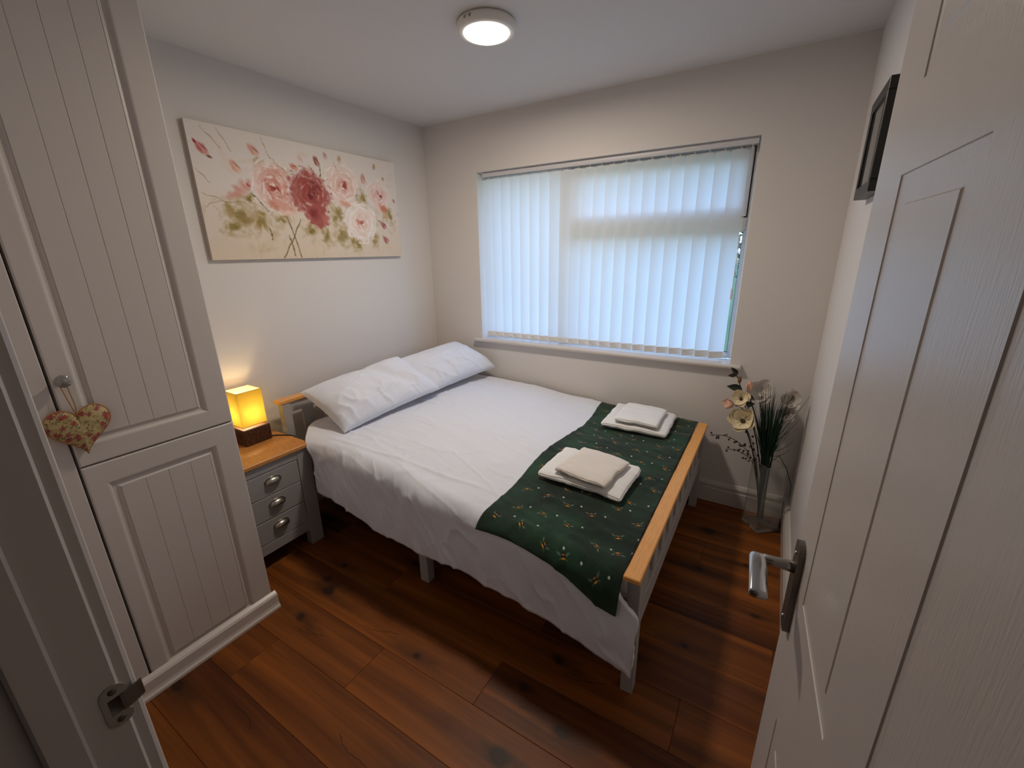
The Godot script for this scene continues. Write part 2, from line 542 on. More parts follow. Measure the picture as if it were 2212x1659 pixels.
	stroke(im, [Vector2(0.013, 0.50), Vector2(0.099, 0.551), Vector2(0.204, 0.544)], 0.003, olive.lightened(0.1), 0.7)
	stroke(im, [Vector2(0.013, 0.60), Vector2(0.05, 0.555), Vector2(0.11, 0.55)], 0.003, olive.lightened(0.1), 0.6)
	# petals at the left and the roses
	for p in [[0.13, 0.49, 0.05, 0.018, -0.3], [0.17, 0.42, 0.034, 0.02, 0.9], [0.192, 0.40, 0.02, 0.024, 0.5], [0.15, 0.45, 0.03, 0.014, 0.5]]:
		dab(im, Vector2(p[0], p[1]), Vector2(p[2], p[3]), p[4], Color8(214, 150, 134), 0.8, 0.3, 0.4)
	dab(im, Vector2(0.19, 0.41), Vector2(0.018, 0.006), 0.6, Color8(160, 52, 66), 0.8, 0.2, 0.4)
	rose(im, Vector2(0.295, 0.40), 0.102, Color8(244, 226, 216), salmon, red, 12)
	dab(im, Vector2(0.33, 0.56), Vector2(0.075, 0.03), 0.15, Color8(222, 160, 140), 0.8, 0.3, 0.4)
	dab(im, Vector2(0.28, 0.545), Vector2(0.04, 0.02), 0.6, Color8(206, 130, 108), 0.7, 0.3, 0.4)
	dab(im, Vector2(0.35, 0.60), Vector2(0.06, 0.014), -0.1, Color8(240, 206, 192), 0.8, 0.3, 0.4)
	rose(im, Vector2(0.645, 0.315), 0.1, Color8(244, 226, 218), Color8(226, 180, 164), red, 12)
	dab(im, Vector2(0.65, 0.48), Vector2(0.045, 0.02), 0.2, Color8(214, 150, 122), 0.75, 0.3, 0.4)
	rose(im, Vector2(0.87, 0.36), 0.076, Color8(242, 222, 214), Color8(226, 180, 170), Color8(158, 50, 64), 10)
	dab(im, Vector2(0.895, 0.49), Vector2(0.04, 0.024), 0.3, Color8(206, 110, 82), 0.8, 0.3, 0.4)
	dab(im, Vector2(0.91, 0.57), Vector2(0.035, 0.02), 0.3, Color8(226, 170, 140), 0.7, 0.2, 0.4)
	var deep := Color8(160, 70, 62)
	rose(im, Vector2(0.462, 0.42), 0.105, deep.lightened(0.12), deep, Color8(112, 34, 34), 14)
	dab(im, Vector2(0.40, 0.42), Vector2(0.032, 0.06), 0.1, deep.lightened(0.15), 0.8, 0.4, 0.4)
	dab(im, Vector2(0.49, 0.62), Vector2(0.062, 0.058), 0.3, deep.lightened(0.1), 0.95, 0.7, 0.4)
	dab(im, Vector2(0.47, 0.60), Vector2(0.03, 0.03), 0.3, Color8(126, 42, 44), 0.7, 0.2, 0.4)
	dab(im, Vector2(0.53, 0.64), Vector2(0.03, 0.024), 0.6, Color8(206, 128, 116), 0.7, 0.3, 0.4)
	dab(im, Vector2(0.488, 0.36), Vector2(0.034, 0.04), 0.2, Color8(120, 44, 42), 0.6, 0.2, 0.4)
	for k in 9:
		dab(im, Vector2(0.47 + rng.randf() * 0.07, 0.33 + rng.randf() * 0.2), Vector2(0.008, 0.0022), rng.randf() * TAU, Color8(232, 196, 184), 0.8, 0.2, 0.3)
	rose(im, Vector2(0.735, 0.65), 0.098, Color8(248, 238, 232), Color8(238, 208, 192), Color8(196, 106, 90), 12)
	# buds
	bud(im, Vector2(0.041, 0.18), 0.026, 0.9, Color8(198, 104, 98))
	dab(im, Vector2(0.022, 0.14), Vector2(0.012, 0.006), 1.0, Color8(150, 30, 40), 0.9, 0.3, 0.3)
	dab(im, Vector2(0.063, 0.235), Vector2(0.014, 0.006), 0.3, Color8(110, 70, 40), 0.9, 0.3, 0.3)
	bud(im, Vector2(0.233, 0.131), 0.024, 0.8, Color8(212, 150, 126))
	bud(im, Vector2(0.517, 0.126), 0.022, 1.1, Color8(156, 84, 72))
	bud(im, Vector2(0.567, 0.062), 0.016, 1.3, Color8(206, 156, 150))
	bud(im, Vector2(0.776, 0.216), 0.026, 1.4, Color8(212, 150, 140))
	bud(im, Vector2(0.884, 0.664), 0.022, 0.7, Color8(170, 86, 82))
	bud(im, Vector2(0.892, 0.816), 0.024, 0.8, Color8(172, 90, 84))
	bud(im, Vector2(0.976, 0.40), 0.013, 1.0, Color8(176, 130, 120))
	bud(im, Vector2(0.856, 0.08), 0.015, 1.7, Color8(190, 150, 100))
	bud(im, Vector2(0.644, 0.07), 0.017, 1.6, Color8(204, 166, 126))
	bud(im, Vector2(0.15, 0.277), 0.026, 0.9, Color8(222, 166, 140))
	bud(im, Vector2(0.40, 0.21), 0.02, 0.5, Color8(212, 130, 100))
	bud(im, Vector2(0.436, 0.139), 0.02, 1.2, Color8(232, 196, 186))
	bud(im, Vector2(0.911, 0.184), 0.012, 1.1, Color8(170, 140, 90))
	return ImageTexture.create_from_image(im)

func paint_bees() -> ImageTexture:   # velvet throw: 0.62 m across (u) and 1.62 m long (v)
	var w := 480
	var h := 1248
	var im := Image.create_empty(w, h, false, Image.FORMAT_RGB8)
	rng.seed = 5
	for y in h:
		for x in w:
			var n := nz.get_noise_2d(x * 0.35, y * 0.35) * 0.9 + nz.get_noise_2d(x * 1.3, y * 1.3) * 0.35 + nz.get_noise_2d(x * 9.0, y * 9.0) * 0.18
			im.set_pixel(x, y, Color8(8, 29, 18).lerp(Color8(25, 62, 39), clampf(0.5 + n, 0.0, 1.0)))
	var bw := 1.45 / w
	for row in 14:
		for col in 5:
			var c := Vector2((col + 0.5 + (0.5 if row % 2 else 0.0) + rng.randf_range(-0.18, 0.18)) / 5.3, (row + 0.5 + rng.randf_range(-0.2, 0.2)) / 14.0)
			var t := rng.randf_range(-0.9, 0.9) + (PI if rng.randf() < 0.4 else 0.0)
			var ax := Vector2(cos(t), sin(t) * w / h)
			var ay := Vector2(-sin(t), cos(t) * w / h)
			for s in [-1.0, 1.0]:
				dab(im, c + ax * s * 9.5 * bw + ay * 3.5 * bw, Vector2(7.5, 2.5) * bw, t + s * 0.55, Color8(128, 130, 122), 0.8, 0.3, 0.15)
				dab(im, c + ax * s * 7 * bw - ay * 4 * bw, Vector2(4.5, 0.9) * bw, t - s * 0.5, Color8(176, 134, 66), 0.8, 0.3, 0.1)
			dab(im, c, Vector2(5.6, 7.0) * bw, t, Color8(26, 20, 13), 1.0, 0.85, 0.05)
			dab(im, c - ay * 3.2 * bw, Vector2(5.4, 1.9) * bw, t, Color8(204, 146, 54), 1.0, 0.7, 0.05)
			dab(im, c + ay * 2.6 * bw, Vector2(4.6, 1.5) * bw, t, Color8(170, 116, 44), 1.0, 0.7, 0.05)
			dab(im, c + Vector2(0.5 / 5.3, 0.24 / 14.0) + Vector2(rng.randf_range(-0.03, 0.03), 0), Vector2(3.2, 3.2) * bw, 0.0, Color8(206, 212, 200), 1.0, 0.6, 0.1)
	return ImageTexture.create_from_image(im)

func paint_heart() -> ImageTexture:
	var n := 384
	var im := Image.create_empty(n, n, false, Image.FORMAT_RGB8)
	rng.seed = 8
	for y in n:
		for x in n:
			im.set_pixel(x, y, Color8(192, 172, 122).lerp(Color8(168, 148, 98), clampf(0.5 + nz.get_noise_2d(x * 1.5, y * 1.5), 0.0, 1.0)))
	for k in 260:
		var c := Vector2(rng.randf(), rng.randf())
		var kind := k % 5
		if kind == 0:
			for j in 6:
				dab(im, c + Vector2(cos(j), sin(j)) * 0.024, Vector2(0.03, 0.018), j * 1.0, [Color8(156, 62, 58), Color8(182, 92, 84), Color8(128, 48, 54)][j % 3], 0.85, 0.5, 0.4)
		elif kind < 3:
			for j in 3:
				dab(im, c + Vector2(rng.randf_range(-0.03, 0.03), rng.randf_range(-0.03, 0.03)), Vector2(0.026, 0.011), rng.randf() * TAU, [Color8(108, 104, 70), Color8(92, 92, 60), Color8(130, 116, 84)][j], 0.8, 0.5, 0.4)
		else:
			for j in 3:
				dab(im, c + Vector2(rng.randf_range(-0.02, 0.02), rng.randf_range(-0.02, 0.02)), Vector2(0.007, 0.007), 0.0, [Color8(72, 60, 44), Color8(110, 84, 60), Color8(90, 48, 44)][j], 0.9, 0.5, 0.3)
	return ImageTexture.create_from_image(im)

func paint_carving() -> ImageTexture:
	var w := 256
	var h := 160
	var im := Image.create_empty(w, h, false, Image.FORMAT_RGB8)
	for y in h:
		for x in w:
			im.set_pixel(x, y, Color8(92, 48, 22).lerp(Color8(58, 28, 14), clampf(0.5 + nz.get_noise_2d(x * 0.6, y * 5.0), 0.0, 1.0)))
	return ImageTexture.create_from_image(im)

# oak boards 1.28 m by 0.19 m; each of the eight has its own knots and cracks [along, across, size] in metres
func paint_plank(k: int) -> ImageTexture:
	var w := 1024
	var h := 152
	var im := Image.create_empty(w, h, false, Image.FORMAT_RGB8)
	rng.seed = 100 + k
	var knots: Array = [
		[[0.32, 0.06, 0.016], [0.39, 0.11, 0.02], [0.98, 0.15, 0.012]],
		[[0.30, 0.12, 0.02], [0.12, 0.05, 0.014]],
		[[0.75, 0.05, 0.016], [0.55, 0.15, 0.012]],
		[[0.24, 0.14, 0.018], [0.33, 0.10, 0.014], [0.9, 0.06, 0.02]],
		[[0.6, 0.09, 0.024]],
		[[1.1, 0.12, 0.016], [0.45, 0.04, 0.012]],
		[[0.85, 0.08, 0.018]],
		[[0.2, 0.1, 0.012], [1.0, 0.05, 0.016]],
	][k]
	var dark := Color8(70, 34, 12)
	var light := Color8(154, 88, 31)
	var shift: float = [0.0, 0.10, -0.08, 0.04, -0.12, 0.12, -0.03, 0.06][k]
	for y in h:
		for x in w:
			var a := x * 1.28 / w
			var b := y * 0.19 / h
			var bb := b + 0.012 * nz.get_noise_2d(a * 90.0 + k * 70, b * 160.0)
			var spot := 0.0
			for q in knots:
				var dx: float = (a - q[0]) / (q[2] * 3.2)
				var dy: float = (b - q[1]) / (q[2] * 1.1)
				var e := exp(-dx * dx - dy * dy)
				bb += e * (b - q[1]) * -0.7
				spot += 0.55 * exp(-dx * dx * 0.12 - dy * dy * 0.35) + 1.1 * exp(-(dx * dx * 9.0 + dy * dy * 1.6))
			var g := nz.get_noise_2d(a * 40.0 + k * 300.0, bb * 1500.0) * 0.36 + nz.get_noise_2d(a * 26.0 - k * 91.0, bb * 420.0) * 0.5 + nz.get_noise_2d(a * 160.0, bb * 5200.0) * 0.14
			var patch := nz.get_noise_2d(a * 120.0 + k * 17.0, b * 260.0 + 40.0)
			var t := clampf(0.40 - g + shift * 1.3 + 0.3 * maxf(0.0, patch) , 0.0, 1.0)
			var c := light.lerp(dark, t)
			c = c.lerp(Color8(40, 24, 16), clampf(spot * (0.75 + 0.7 * nz.get_noise_2d(a * 600.0, b * 1400.0)), 0.0, 0.85))
			im.set_pixel(x, y, c)
	for j in 2:   # cracks
		var c := Vector2(rng.randf_range(0.1, 0.9), rng.randf_range(0.15, 0.85))
		var pts := []
		for q in 5:
			pts.append(c + Vector2(q * 0.03, 0.05 * sin(q * 1.3 + k) + q * 0.04 * (j * 2 - 1)))
		stroke(im, pts, 0.0016, Color8(36, 22, 14), 0.8)
	return ImageTexture.create_from_image(im)

# ---------------------------------------------------------------- cloth of the bed
func bed_top(x: float) -> float:
	var k := [[0.15, 0.60], [0.6, 0.595], [0.9, 0.582], [1.3, 0.548], [1.5, 0.534], [2.05, 0.522]]
	for j in k.size() - 1:
		if x <= k[j + 1][0]:
			return lerpf(k[j][1], k[j + 1][1], smoothstep(k[j][0], k[j + 1][0], x))
	return 0.522

func bed_side(x: float) -> float:
	return 1.472 + 0.05 * smoothstep(0.3, 2.0, x)

const R_EDGE := 0.075

# 1 on a thin wandering line, 0 away from it
func crease(a: float, b: float, sharp: float) -> float:
	var q := 1.0 - minf(1.0, absf(nz.get_noise_2d(a, b)) * sharp)
	return q * q * q

# point of the quilt's outside at x, w metres of cloth from the window wall; lift moves it outward
func quilt(x: float, w: float, lift := 0.0) -> Vector3:
	var yt := bed_top(x)
	var zn := bed_side(x)
	var z0 := 0.03
	var lf := zn - R_EDGE - z0
	var la := PI * R_EDGE / 2.0
	var p: Vector3
	var n: Vector3
	if w < lf:
		p = Vector3(x, yt, z0 + w); n = Vector3.UP
	elif w < lf + la:
		var a := (w - lf) / R_EDGE
		p = Vector3(x, yt - R_EDGE + R_EDGE * cos(a), zn - R_EDGE + R_EDGE * sin(a)); n = Vector3(0, cos(a), sin(a))
	else:
		var d := w - lf - la
		p = Vector3(x, yt - R_EDGE - d, zn + 0.06 * d); n = Vector3(0, 0.06, 1).normalized()
	var side := smoothstep(lf - 0.05, lf + la + 0.05, w)
	var d := 0.0
	d += (1.0 - 0.4 * side) * 0.010 * nz.get_noise_2d(x * 130.0, w * 150.0)
	d += (1.0 - side) * 0.0028 * (1.0 - 2.2 * absf(nz.get_noise_2d(x * 70.0 + 500.0, w * 420.0 + 30.0 * sin(x * 3.0))))
	d += side * (0.016 * nz.get_noise_2d(x * 330.0 + w * 90.0, w * 60.0) + 0.006 * nz.get_noise_2d(x * 800.0 - w * 500.0, w * 420.0))
	var z := z0 + w
	d += (1.0 - side) * 0.0045 * crease(x * 55.0 + 40.0, w * 330.0 + 60.0 * sin(x * 2.3), 5.0)
	d += (1.0 - 0.3 * side) * 0.0040 * crease(x * 210.0 + w * 120.0 + 700.0, w * 190.0 - x * 60.0, 6.0)
	d += side * 0.008 * crease(x * 260.0 - w * 170.0 + 90.0, w * 150.0 + x * 80.0, 4.0)
	d += 0.006 * exp(-pow((z - 1.355 - 0.03 * sin(x * 3.1)) / 0.011, 2.0)) * smoothstep(0.42, 0.5, x) * smoothstep(1.5, 1.3, x)
	d -= 0.012 * smoothstep(0.05, 0.0, w)
	return p + n * (d + lift)

func _ready() -> void:
	nz.seed = 4
	nz.frequency = 0.01
	nz.fractal_octaves = 3
	# ---- camera
	var cam := Camera3D.new()
	cam.name = "camera"
	add_child(cam)
	cam.fov = 84.06
	cam.near = 0.02
	cam.far = 200.0
	cam.position = Vector3(2.3174, 1.4905, 2.6101)
	cam.rotation_degrees = Vector3(-17.17, 31.57, -0.98)
	cam.current = true
	# ---- sky and exposure
	var env := Environment.new()
	env.background_mode = Environment.BG_SKY
	var sky := ProceduralSkyMaterial.new()
	sky.sky_top_color = Color8(150, 194, 248)
	sky.sky_horizon_color = Color8(200, 223, 250)
	sky.ground_bottom_color = Color8(120, 130, 130)
	sky.ground_horizon_color = Color8(190, 210, 230)
	sky.sky_energy_multiplier = 1.78
	sky.ground_energy_multiplier = 1.1
	env.sky = Sky.new()
	env.sky.sky_material = sky
	env.tonemap_mode = Environment.TONE_MAPPER_LINEAR
	env.tonemap_exposure = 1.03
	env.sdfgi_enabled = true
	env.ssao_enabled = true
	env.ssil_enabled = true
	var we := WorldEnvironment.new()
	we.name = "world"
	we.environment = env
	add_child(we)
	materials()
	room()
	window()
	doorway()
	door()
	wardrobe()
	bed()
	bedding()
	nightstand()
	lamp()
	canvas()
	ceiling_light()
	blind()
	picture()
	vase()
	heart()
	outside()

# ---------------------------------------------------------------- the room
func room() -> void:
	var mb := MB.new()
	mb.span(Vector3(-0.12, -0.16, -0.3), Vector3(XR + 0.12, -0.012, ZH), 0.0)
	var fl := struct(mb, "floor", M.underlay, "brown oak board floor")
	rng.seed = 77
	var z := 0.06 - 0.19
	var row := 0
	# rows of boards; the second number is where a joint falls
	while z < ZF - 0.01:
		var z0 := maxf(z, 0.0)
		var z1 := minf(z + 0.19, ZF)
		var joint: float = [0.5, 1.1, 0.3, 0.9, 0.15, 0.7, 1.22, 0.4, 0.95, 1.62, 1.185, 0.78, 0.35, 1.5][row % 14]
		var x := joint - 1.28
		if x > 0.02:
			x -= 1.28
		while x < XR:
			var x0 := maxf(x, 0.0)
			var x1 := minf(x + 1.28, XR)
			if x1 - x0 > 0.02:
				var b := MB.new()
				var g := 0.0004
				var ch := 0.001
				var U := [x0 + g, x0 + g + ch, x1 - g - ch, x1 - g]
				var W := [z0 + g, z0 + g + ch, z1 - g - ch, z1 - g]
				for a in 3:
					for c in 3:
						var q := []
						for m in [[0, 1], [1, 1], [1, 0], [0, 0]]:
							var iu: int = a + m[0]
							var iw: int = c + m[1]
							var y := 0.0 if iu in [1, 2] and iw in [1, 2] else -0.001
							q.append([Vector3(U[iu], y, W[iw]), Vector2((U[iu] - x) / 1.28, (W[iw] - z) / 0.19)])
						var n0 := b.v.size()
						for e in q: b.add(e[0], e[1])
						b.tri(n0, n0 + 1, n0 + 2); b.tri(n0, n0 + 2, n0 + 3)
				b.oquad(Vector3(U[0], -0.012, W[3]), Vector3(U[3], -0.012, W[3]), Vector3(U[3], -0.001, W[3]), Vector3(U[0], -0.001, W[3]), Vector3(x0, 0, z0))
				b.oquad(Vector3(U[0], -0.012, W[0]), Vector3(U[3], -0.012, W[0]), Vector3(U[3], -0.001, W[0]), Vector3(U[0], -0.001, W[0]), Vector3(x0, 0, z1))
				b.oquad(Vector3(U[0], -0.012, W[0]), Vector3(U[0], -0.012, W[3]), Vector3(U[0], -0.001, W[3]), Vector3(U[0], -0.001, W[0]), Vector3(x1, 0, z1))
				b.oquad(Vector3(U[3], -0.012, W[0]), Vector3(U[3], -0.012, W[3]), Vector3(U[3], -0.001, W[3]), Vector3(U[3], -0.001, W[0]), Vector3(x0, 0, z1))
				put(b, "plank", M["plank%d" % ((row * 3 + int(x > 0.2) * 5 + (1 if x > 0.9 else 0)) % 8)], fl)
			x += 1.28
		z += 0.19
		row += 1
	mb = MB.new()
	mb.span(Vector3(-0.12, H, -0.3), Vector3(XR + 0.12, H + 0.12, ZH), 0.0)
	struct(mb, "ceiling", M.ceiling, "plain white ceiling")
	mb = MB.new()
	mb.span(Vector3(-0.12, -0.012, -0.3), Vector3(0, H, ZH), 0.0)
	struct(mb, "wall_left", M.wall, "white wall behind the headboard")
	mb = MB.new()
	mb.span(Vector3(XR, -0.012, -0.3), Vector3(XR + 0.12, H, ZH), 0.0)
	struct(mb, "wall_right", M.wall, "white wall on the right, behind the open door")
	mb = MB.new()   # window wall with its opening
	mb.leaf(Vector3(0, -0.012, 0), Vector3.RIGHT, Vector3.UP, Vector3.BACK, XR, H + 0.012, [Rect2(WX0, WY0 - 0.03 + 0.012, WX1 - WX0, WY1 - WY0 + 0.03)], [[0.0, -0.3]], false)
	mb.leaf(Vector3(0, -0.012, -0.3), Vector3.RIGHT, Vector3.UP, Vector3.FORWARD, XR, H + 0.012, [Rect2(WX0, WY0 - 0.03 + 0.012, WX1 - WX0, WY1 - WY0 + 0.03)], [], false)
	struct(mb, "wall_back", M.wall, "white wall with the window")
	mb = MB.new()   # doorway wall: beside the wardrobe, over the door, right of the door
	mb.span(Vector3(0, -0.012, ZF), Vector3(1.70, H, ZH), 0.0)
	mb.span(Vector3(2.522, -0.012, ZF), Vector3(XR, H, ZH), 0.0)
	mb.span(Vector3(1.70, 2.03, ZF), Vector3(2.522, H, ZH), 0.0)
	struct(mb, "wall_front", M.wall, "white wall with the doorway")
	# skirting boards
	var prof := [Vector2(0, 0), Vector2(0.018, 0), Vector2(0.018, 0.088), Vector2(0.014, 0.094), Vector2(0.0135, 0.104), Vector2(0.017, 0.109), Vector2(0.0165, 0.118), Vector2(0.011, 0.128), Vector2(0.006, 0.136), Vector2(0, 0.138)]
	mb = MB.new()
	mb.prism(prof, Vector3(0, 0, 0), Vector3.BACK, Vector3.UP, Vector3(XR, 0, 0))
	struct(mb, "baseboard_back", M.gloss, "white moulded skirting board under the window")
	mb = MB.new()
	mb.prism(prof, Vector3(XR, 0, 0.018), Vector3.LEFT * 1.3, Vector3.UP, Vector3(0, 0, ZF - 0.036))
	struct(mb, "baseboard_right", M.gloss, "white moulded skirting board on the right wall")
	mb = MB.new()
	mb.prism(prof, Vector3(0, 0, 0.018), Vector3.RIGHT, Vector3.UP, Vector3(0, 0, 1.84))
	struct(mb, "baseboard_left", M.gloss, "white skirting board behind the bed")
	# the hall behind the camera
	mb = MB.new(); mb.span(Vector3(0.6, -0.16, ZH), Vector3(3.6, 0.0, 4.1), 0.0)
	struct(mb, "floor_hall", M.hall_floor, "brown hall floor")
	mb = MB.new(); mb.span(Vector3(0.6, H, ZH), Vector3(3.6, H + 0.12, 4.1), 0.0)
	struct(mb, "ceiling_hall", M.ceiling, "white hall ceiling")
	for w in [["wall_hall_far", Vector3(0.6, 0, 4.0), Vector3(3.6, H, 4.1)], ["wall_hall_left", Vector3(0.5, 0, ZH), Vector3(0.6, H, 4.1)], ["wall_hall_right", Vector3(3.6, 0, ZH), Vector3(3.7, H, 4.1)], ["wall_hall_side", Vector3(XR + 0.12, 0, ZH - 0.1), Vector3(3.6, H, ZH)]]:
		mb = MB.new(); mb.span(w[1], w[2], 0.0)
		struct(mb, w[0], M.wall, "white hall wall")

func ring(mb: MB, x0: float, x1: float, y0: float, y1: float, wd: float, z0: float, z1: float, bev := 0.004) -> void:
	mb.span(Vector3(x0, y0, z0), Vector3(x0 + wd, y1, z1), bev)
	mb.span(Vector3(x1 - wd, y0, z0), Vector3(x1, y1, z1), bev)
	mb.span(Vector3(x0 + wd, y0, z0), Vector3(x1 - wd, y0 + wd, z1), bev)
	mb.span(Vector3(x0 + wd, y1 - wd, z0), Vector3(x1 - wd, y1, z1), bev)

func window() -> void:
	var w := Node3D.new()
	w.name = "window_1"
	w.set_meta("kind", "structure")
	w.set_meta("label", "white plastic framed window behind the vertical blind")
	add_child(w)
	w.position = Vector3((WX0 + WX1) / 2.0, WY0, -0.13)
	var mb := MB.new()
	ring(mb, WX0, WX1, WY0, WY1, 0.024, -0.17, -0.11)
	mb.span(Vector3(1.05, WY0 + 0.024, -0.168), Vector3(1.115, WY1 - 0.024, -0.108), 0.004)
	mb.span(Vector3(1.115, 1.585, -0.168), Vector3(WX1 - 0.024, 1.65, -0.108), 0.004)
	put(mb, "window_frame", M.upvc, w)
	mb = MB.new()
	ring(mb, 1.119, WX1 - 0.028, 1.654, WY1 - 0.028, 0.05, -0.158, -0.096)
	put(mb, "opening_sash", M.upvc, w)
	mb = MB.new()
	ring(mb, 1.1145, WX1 - 0.0235, 1.6495, WY1 - 0.0235, 0.0045, -0.15, -0.1075, 0.0)
	put(mb, "gasket", M.black_rubber, w)
	mb = MB.new()
	ring(mb, 1.1225, WX1 - 0.0315, WY0 + 0.0315, 1.5775, 0.003, -0.14, -0.125, 0.0)
	put(mb, "gasket", M.black_rubber, w)
	mb = MB.new()
	ring(mb, WX0 + 0.024, 1.05, WY0 + 0.024, WY1 - 0.024, 0.008, -0.15, -0.12, 0.002)
	ring(mb, 1.115, WX1 - 0.024, WY0 + 0.024, 1.585, 0.008, -0.15, -0.12, 0.002)
	put(mb, "glazing_bead", M.upvc, w)
	for p in [[WX0 + 0.04, 1.045, WY0 + 0.04, WY1 - 0.04], [1.122, WX1 - 0.031, WY0 + 0.031, 1.578], [1.16, WX1 - 0.08, 1.70, WY1 - 0.08]]:
		mb = MB.new()
		mb.quad(Vector3(p[0], p[2], -0.135), Vector3(p[1], p[2], -0.135), Vector3(p[1], p[3], -0.135), Vector3(p[0], p[3], -0.135))
		put(mb, "pane", M.glass, w)
	# inner board with a rounded nose
	mb = MB.new()
	var prof := [Vector2(-0.11, -0.004), Vector2(0.026, -0.004), Vector2(0.034, -0.007), Vector2(0.038, -0.015), Vector2(0.036, -0.024), Vector2(0.028, -0.03), Vector2(0.0005, -0.03), Vector2(0.0005, -0.028), Vector2(-0.11, -0.028)]
	mb.prism(prof, Vector3(WX0, WY0, 0), Vector3.BACK, Vector3.UP, Vector3(WX1 - WX0, 0, 0))
	var nose := [Vector2(0.0005, -0.004), Vector2(0.026, -0.004), Vector2(0.034, -0.007), Vector2(0.038, -0.015), Vector2(0.036, -0.024), Vector2(0.028, -0.03), Vector2(0.0005, -0.03)]
	mb.prism(nose, Vector3(WX0 - 0.055, WY0, 0), Vector3.BACK, Vector3.UP, Vector3(0.055, 0, 0))
	mb.prism(nose, Vector3(WX1, WY0, 0), Vector3.BACK, Vector3.UP, Vector3(0.055, 0, 0))
	put(mb, "window_sill", M.gloss, w, "white window board with a rounded front edge")

func doorway() -> void:
	var w := Node3D.new()
	w.name = "trim_1"
	w.set_meta("kind", "structure")
	w.set_meta("label", "white painted door lining with architrave")
	add_child(w)
	w.position = Vector3(2.1, 0, 2.6)
	var xl := 1.727
	var xr := 2.497
	var mb := MB.new()
	var lp := [Vector2(-0.026, ZF), Vector2(-0.003, ZF), Vector2(0, ZF + 0.003), Vector2(0, ZH), Vector2(-0.026, ZH)]
	mb.prism(lp, Vector3(xl, 0, 0), Vector3.RIGHT, Vector3.BACK, Vector3(0, 0.983, 0))
	mb.prism(lp, Vector3(xl, 1.005, 0), Vector3.RIGHT, Vector3.BACK, Vector3(0, 1.015, 0))
	mb.span(Vector3(xl - 0.026, 0.983, 2.549), Vector3(xl, 1.005, ZH), 0.0)
	mb.span(Vector3(xl - 0.026, 0.983, ZF), Vector3(xl, 1.005, ZF + 0.001), 0.0)
	mb.span(Vector3(xr, 0, ZF), Vector3(xr + 0.025, 2.02, ZH), 0.003)
	mb.span(Vector3(xl, 1.995, ZF), Vector3(xr, 2.02, ZH), 0.003)
	put(mb, "lining", M.gloss, w)
	mb = MB.new()
	mb.span(Vector3(xl, 0, 2.574), Vector3(xl + 0.012, 1.983, 2.606), 0.003)
	mb.span(Vector3(xr - 0.012, 0, 2.574), Vector3(xr, 1.983, 2.606), 0.003)
	mb.span(Vector3(xl, 1.983, 2.574), Vector3(xr, 1.995, 2.606), 0.003)
	put(mb, "door_stop", M.gloss, w)
	var ap := [Vector2(0.006, 0), Vector2(0.006, 0.01), Vector2(0.009, 0.014), Vector2(0.02, 0.0165), Vector2(0.04, 0.015), Vector2(0.055, 0.012), Vector2(0.06, 0)]
	mb = MB.new()
	mb.prism(ap, Vector3(xl, 0, ZF), Vector3.LEFT, Vector3.FORWARD, Vector3(0, 2.06, 0))
	put(mb, "architrave", M.gloss, w)
	mb = MB.new()
	mb.prism(ap, Vector3(xl - 0.006, 1.995, ZF), Vector3.UP, Vector3.FORWARD, Vector3(xr - xl, 0, 0))
	put(mb, "architrave", M.gloss, w)
	# latch keep: a rounded plate with a slot through it into the lining, two screws and a lip bent towards the room
	mb = MB.new()
	var cz := 2.5425
	for half in [[1.005, 1.011, 1.0], [0.983, 0.976, -1.0]]:
		var out := [Vector2(cz + 0.012, half[0]), Vector2(cz - 0.008, half[0])]
		for k in 9:
			var t := PI - PI * k / 8.0
			out.append(Vector2(cz + 0.012 * cos(t), half[1] + half[2] * 0.012 * sin(t)))
		mb.prism(out, Vector3(xl, 0, 0), Vector3.BACK, Vector3.UP, Vector3(0.0014, 0, 0))
	mb.span(Vector3(xl, 0.983, 2.549), Vector3(xl + 0.0014, 1.005, cz + 0.012), 0.0)
	var pl := put(mb, "strike_plate", M.dull_steel, w, "steel latch keep on the left door jamb")
	mb = MB.new()
	var lip := []
	for k in 7:
		var t := k / 6.0
		lip.append(Vector2(2.538 - 0.022 * t, 0.0016 - 0.006 * t * t))
	for k in 7:
		var t := 1.0 - k / 6.0
		lip.append(Vector2(2.538 - 0.022 * t, 0.0032 - 0.006 * t * t + 0.0))
	mb.prism(lip, Vector3(xl, 0.983, 0), Vector3.BACK, Vector3.RIGHT, Vector3(0, 0.022, 0))
	put(mb, "lip", M.gunmetal, pl)
	for y in [1.0145, 0.9735]:
		mb = MB.new()
		mb.xf = Transform3D(Basis(Vector3.BACK, -PI / 2), Vector3(xl + 0.0012, y, 2.5425))
		mb.lathe([Vector2(0.0042, 0), Vector2(0.0042, 0.0006), Vector2(0.003, 0.0012), Vector2(0.0, 0.0012)], Vector3.ZERO, 14)
		put(mb, "screw", M.gunmetal, pl)

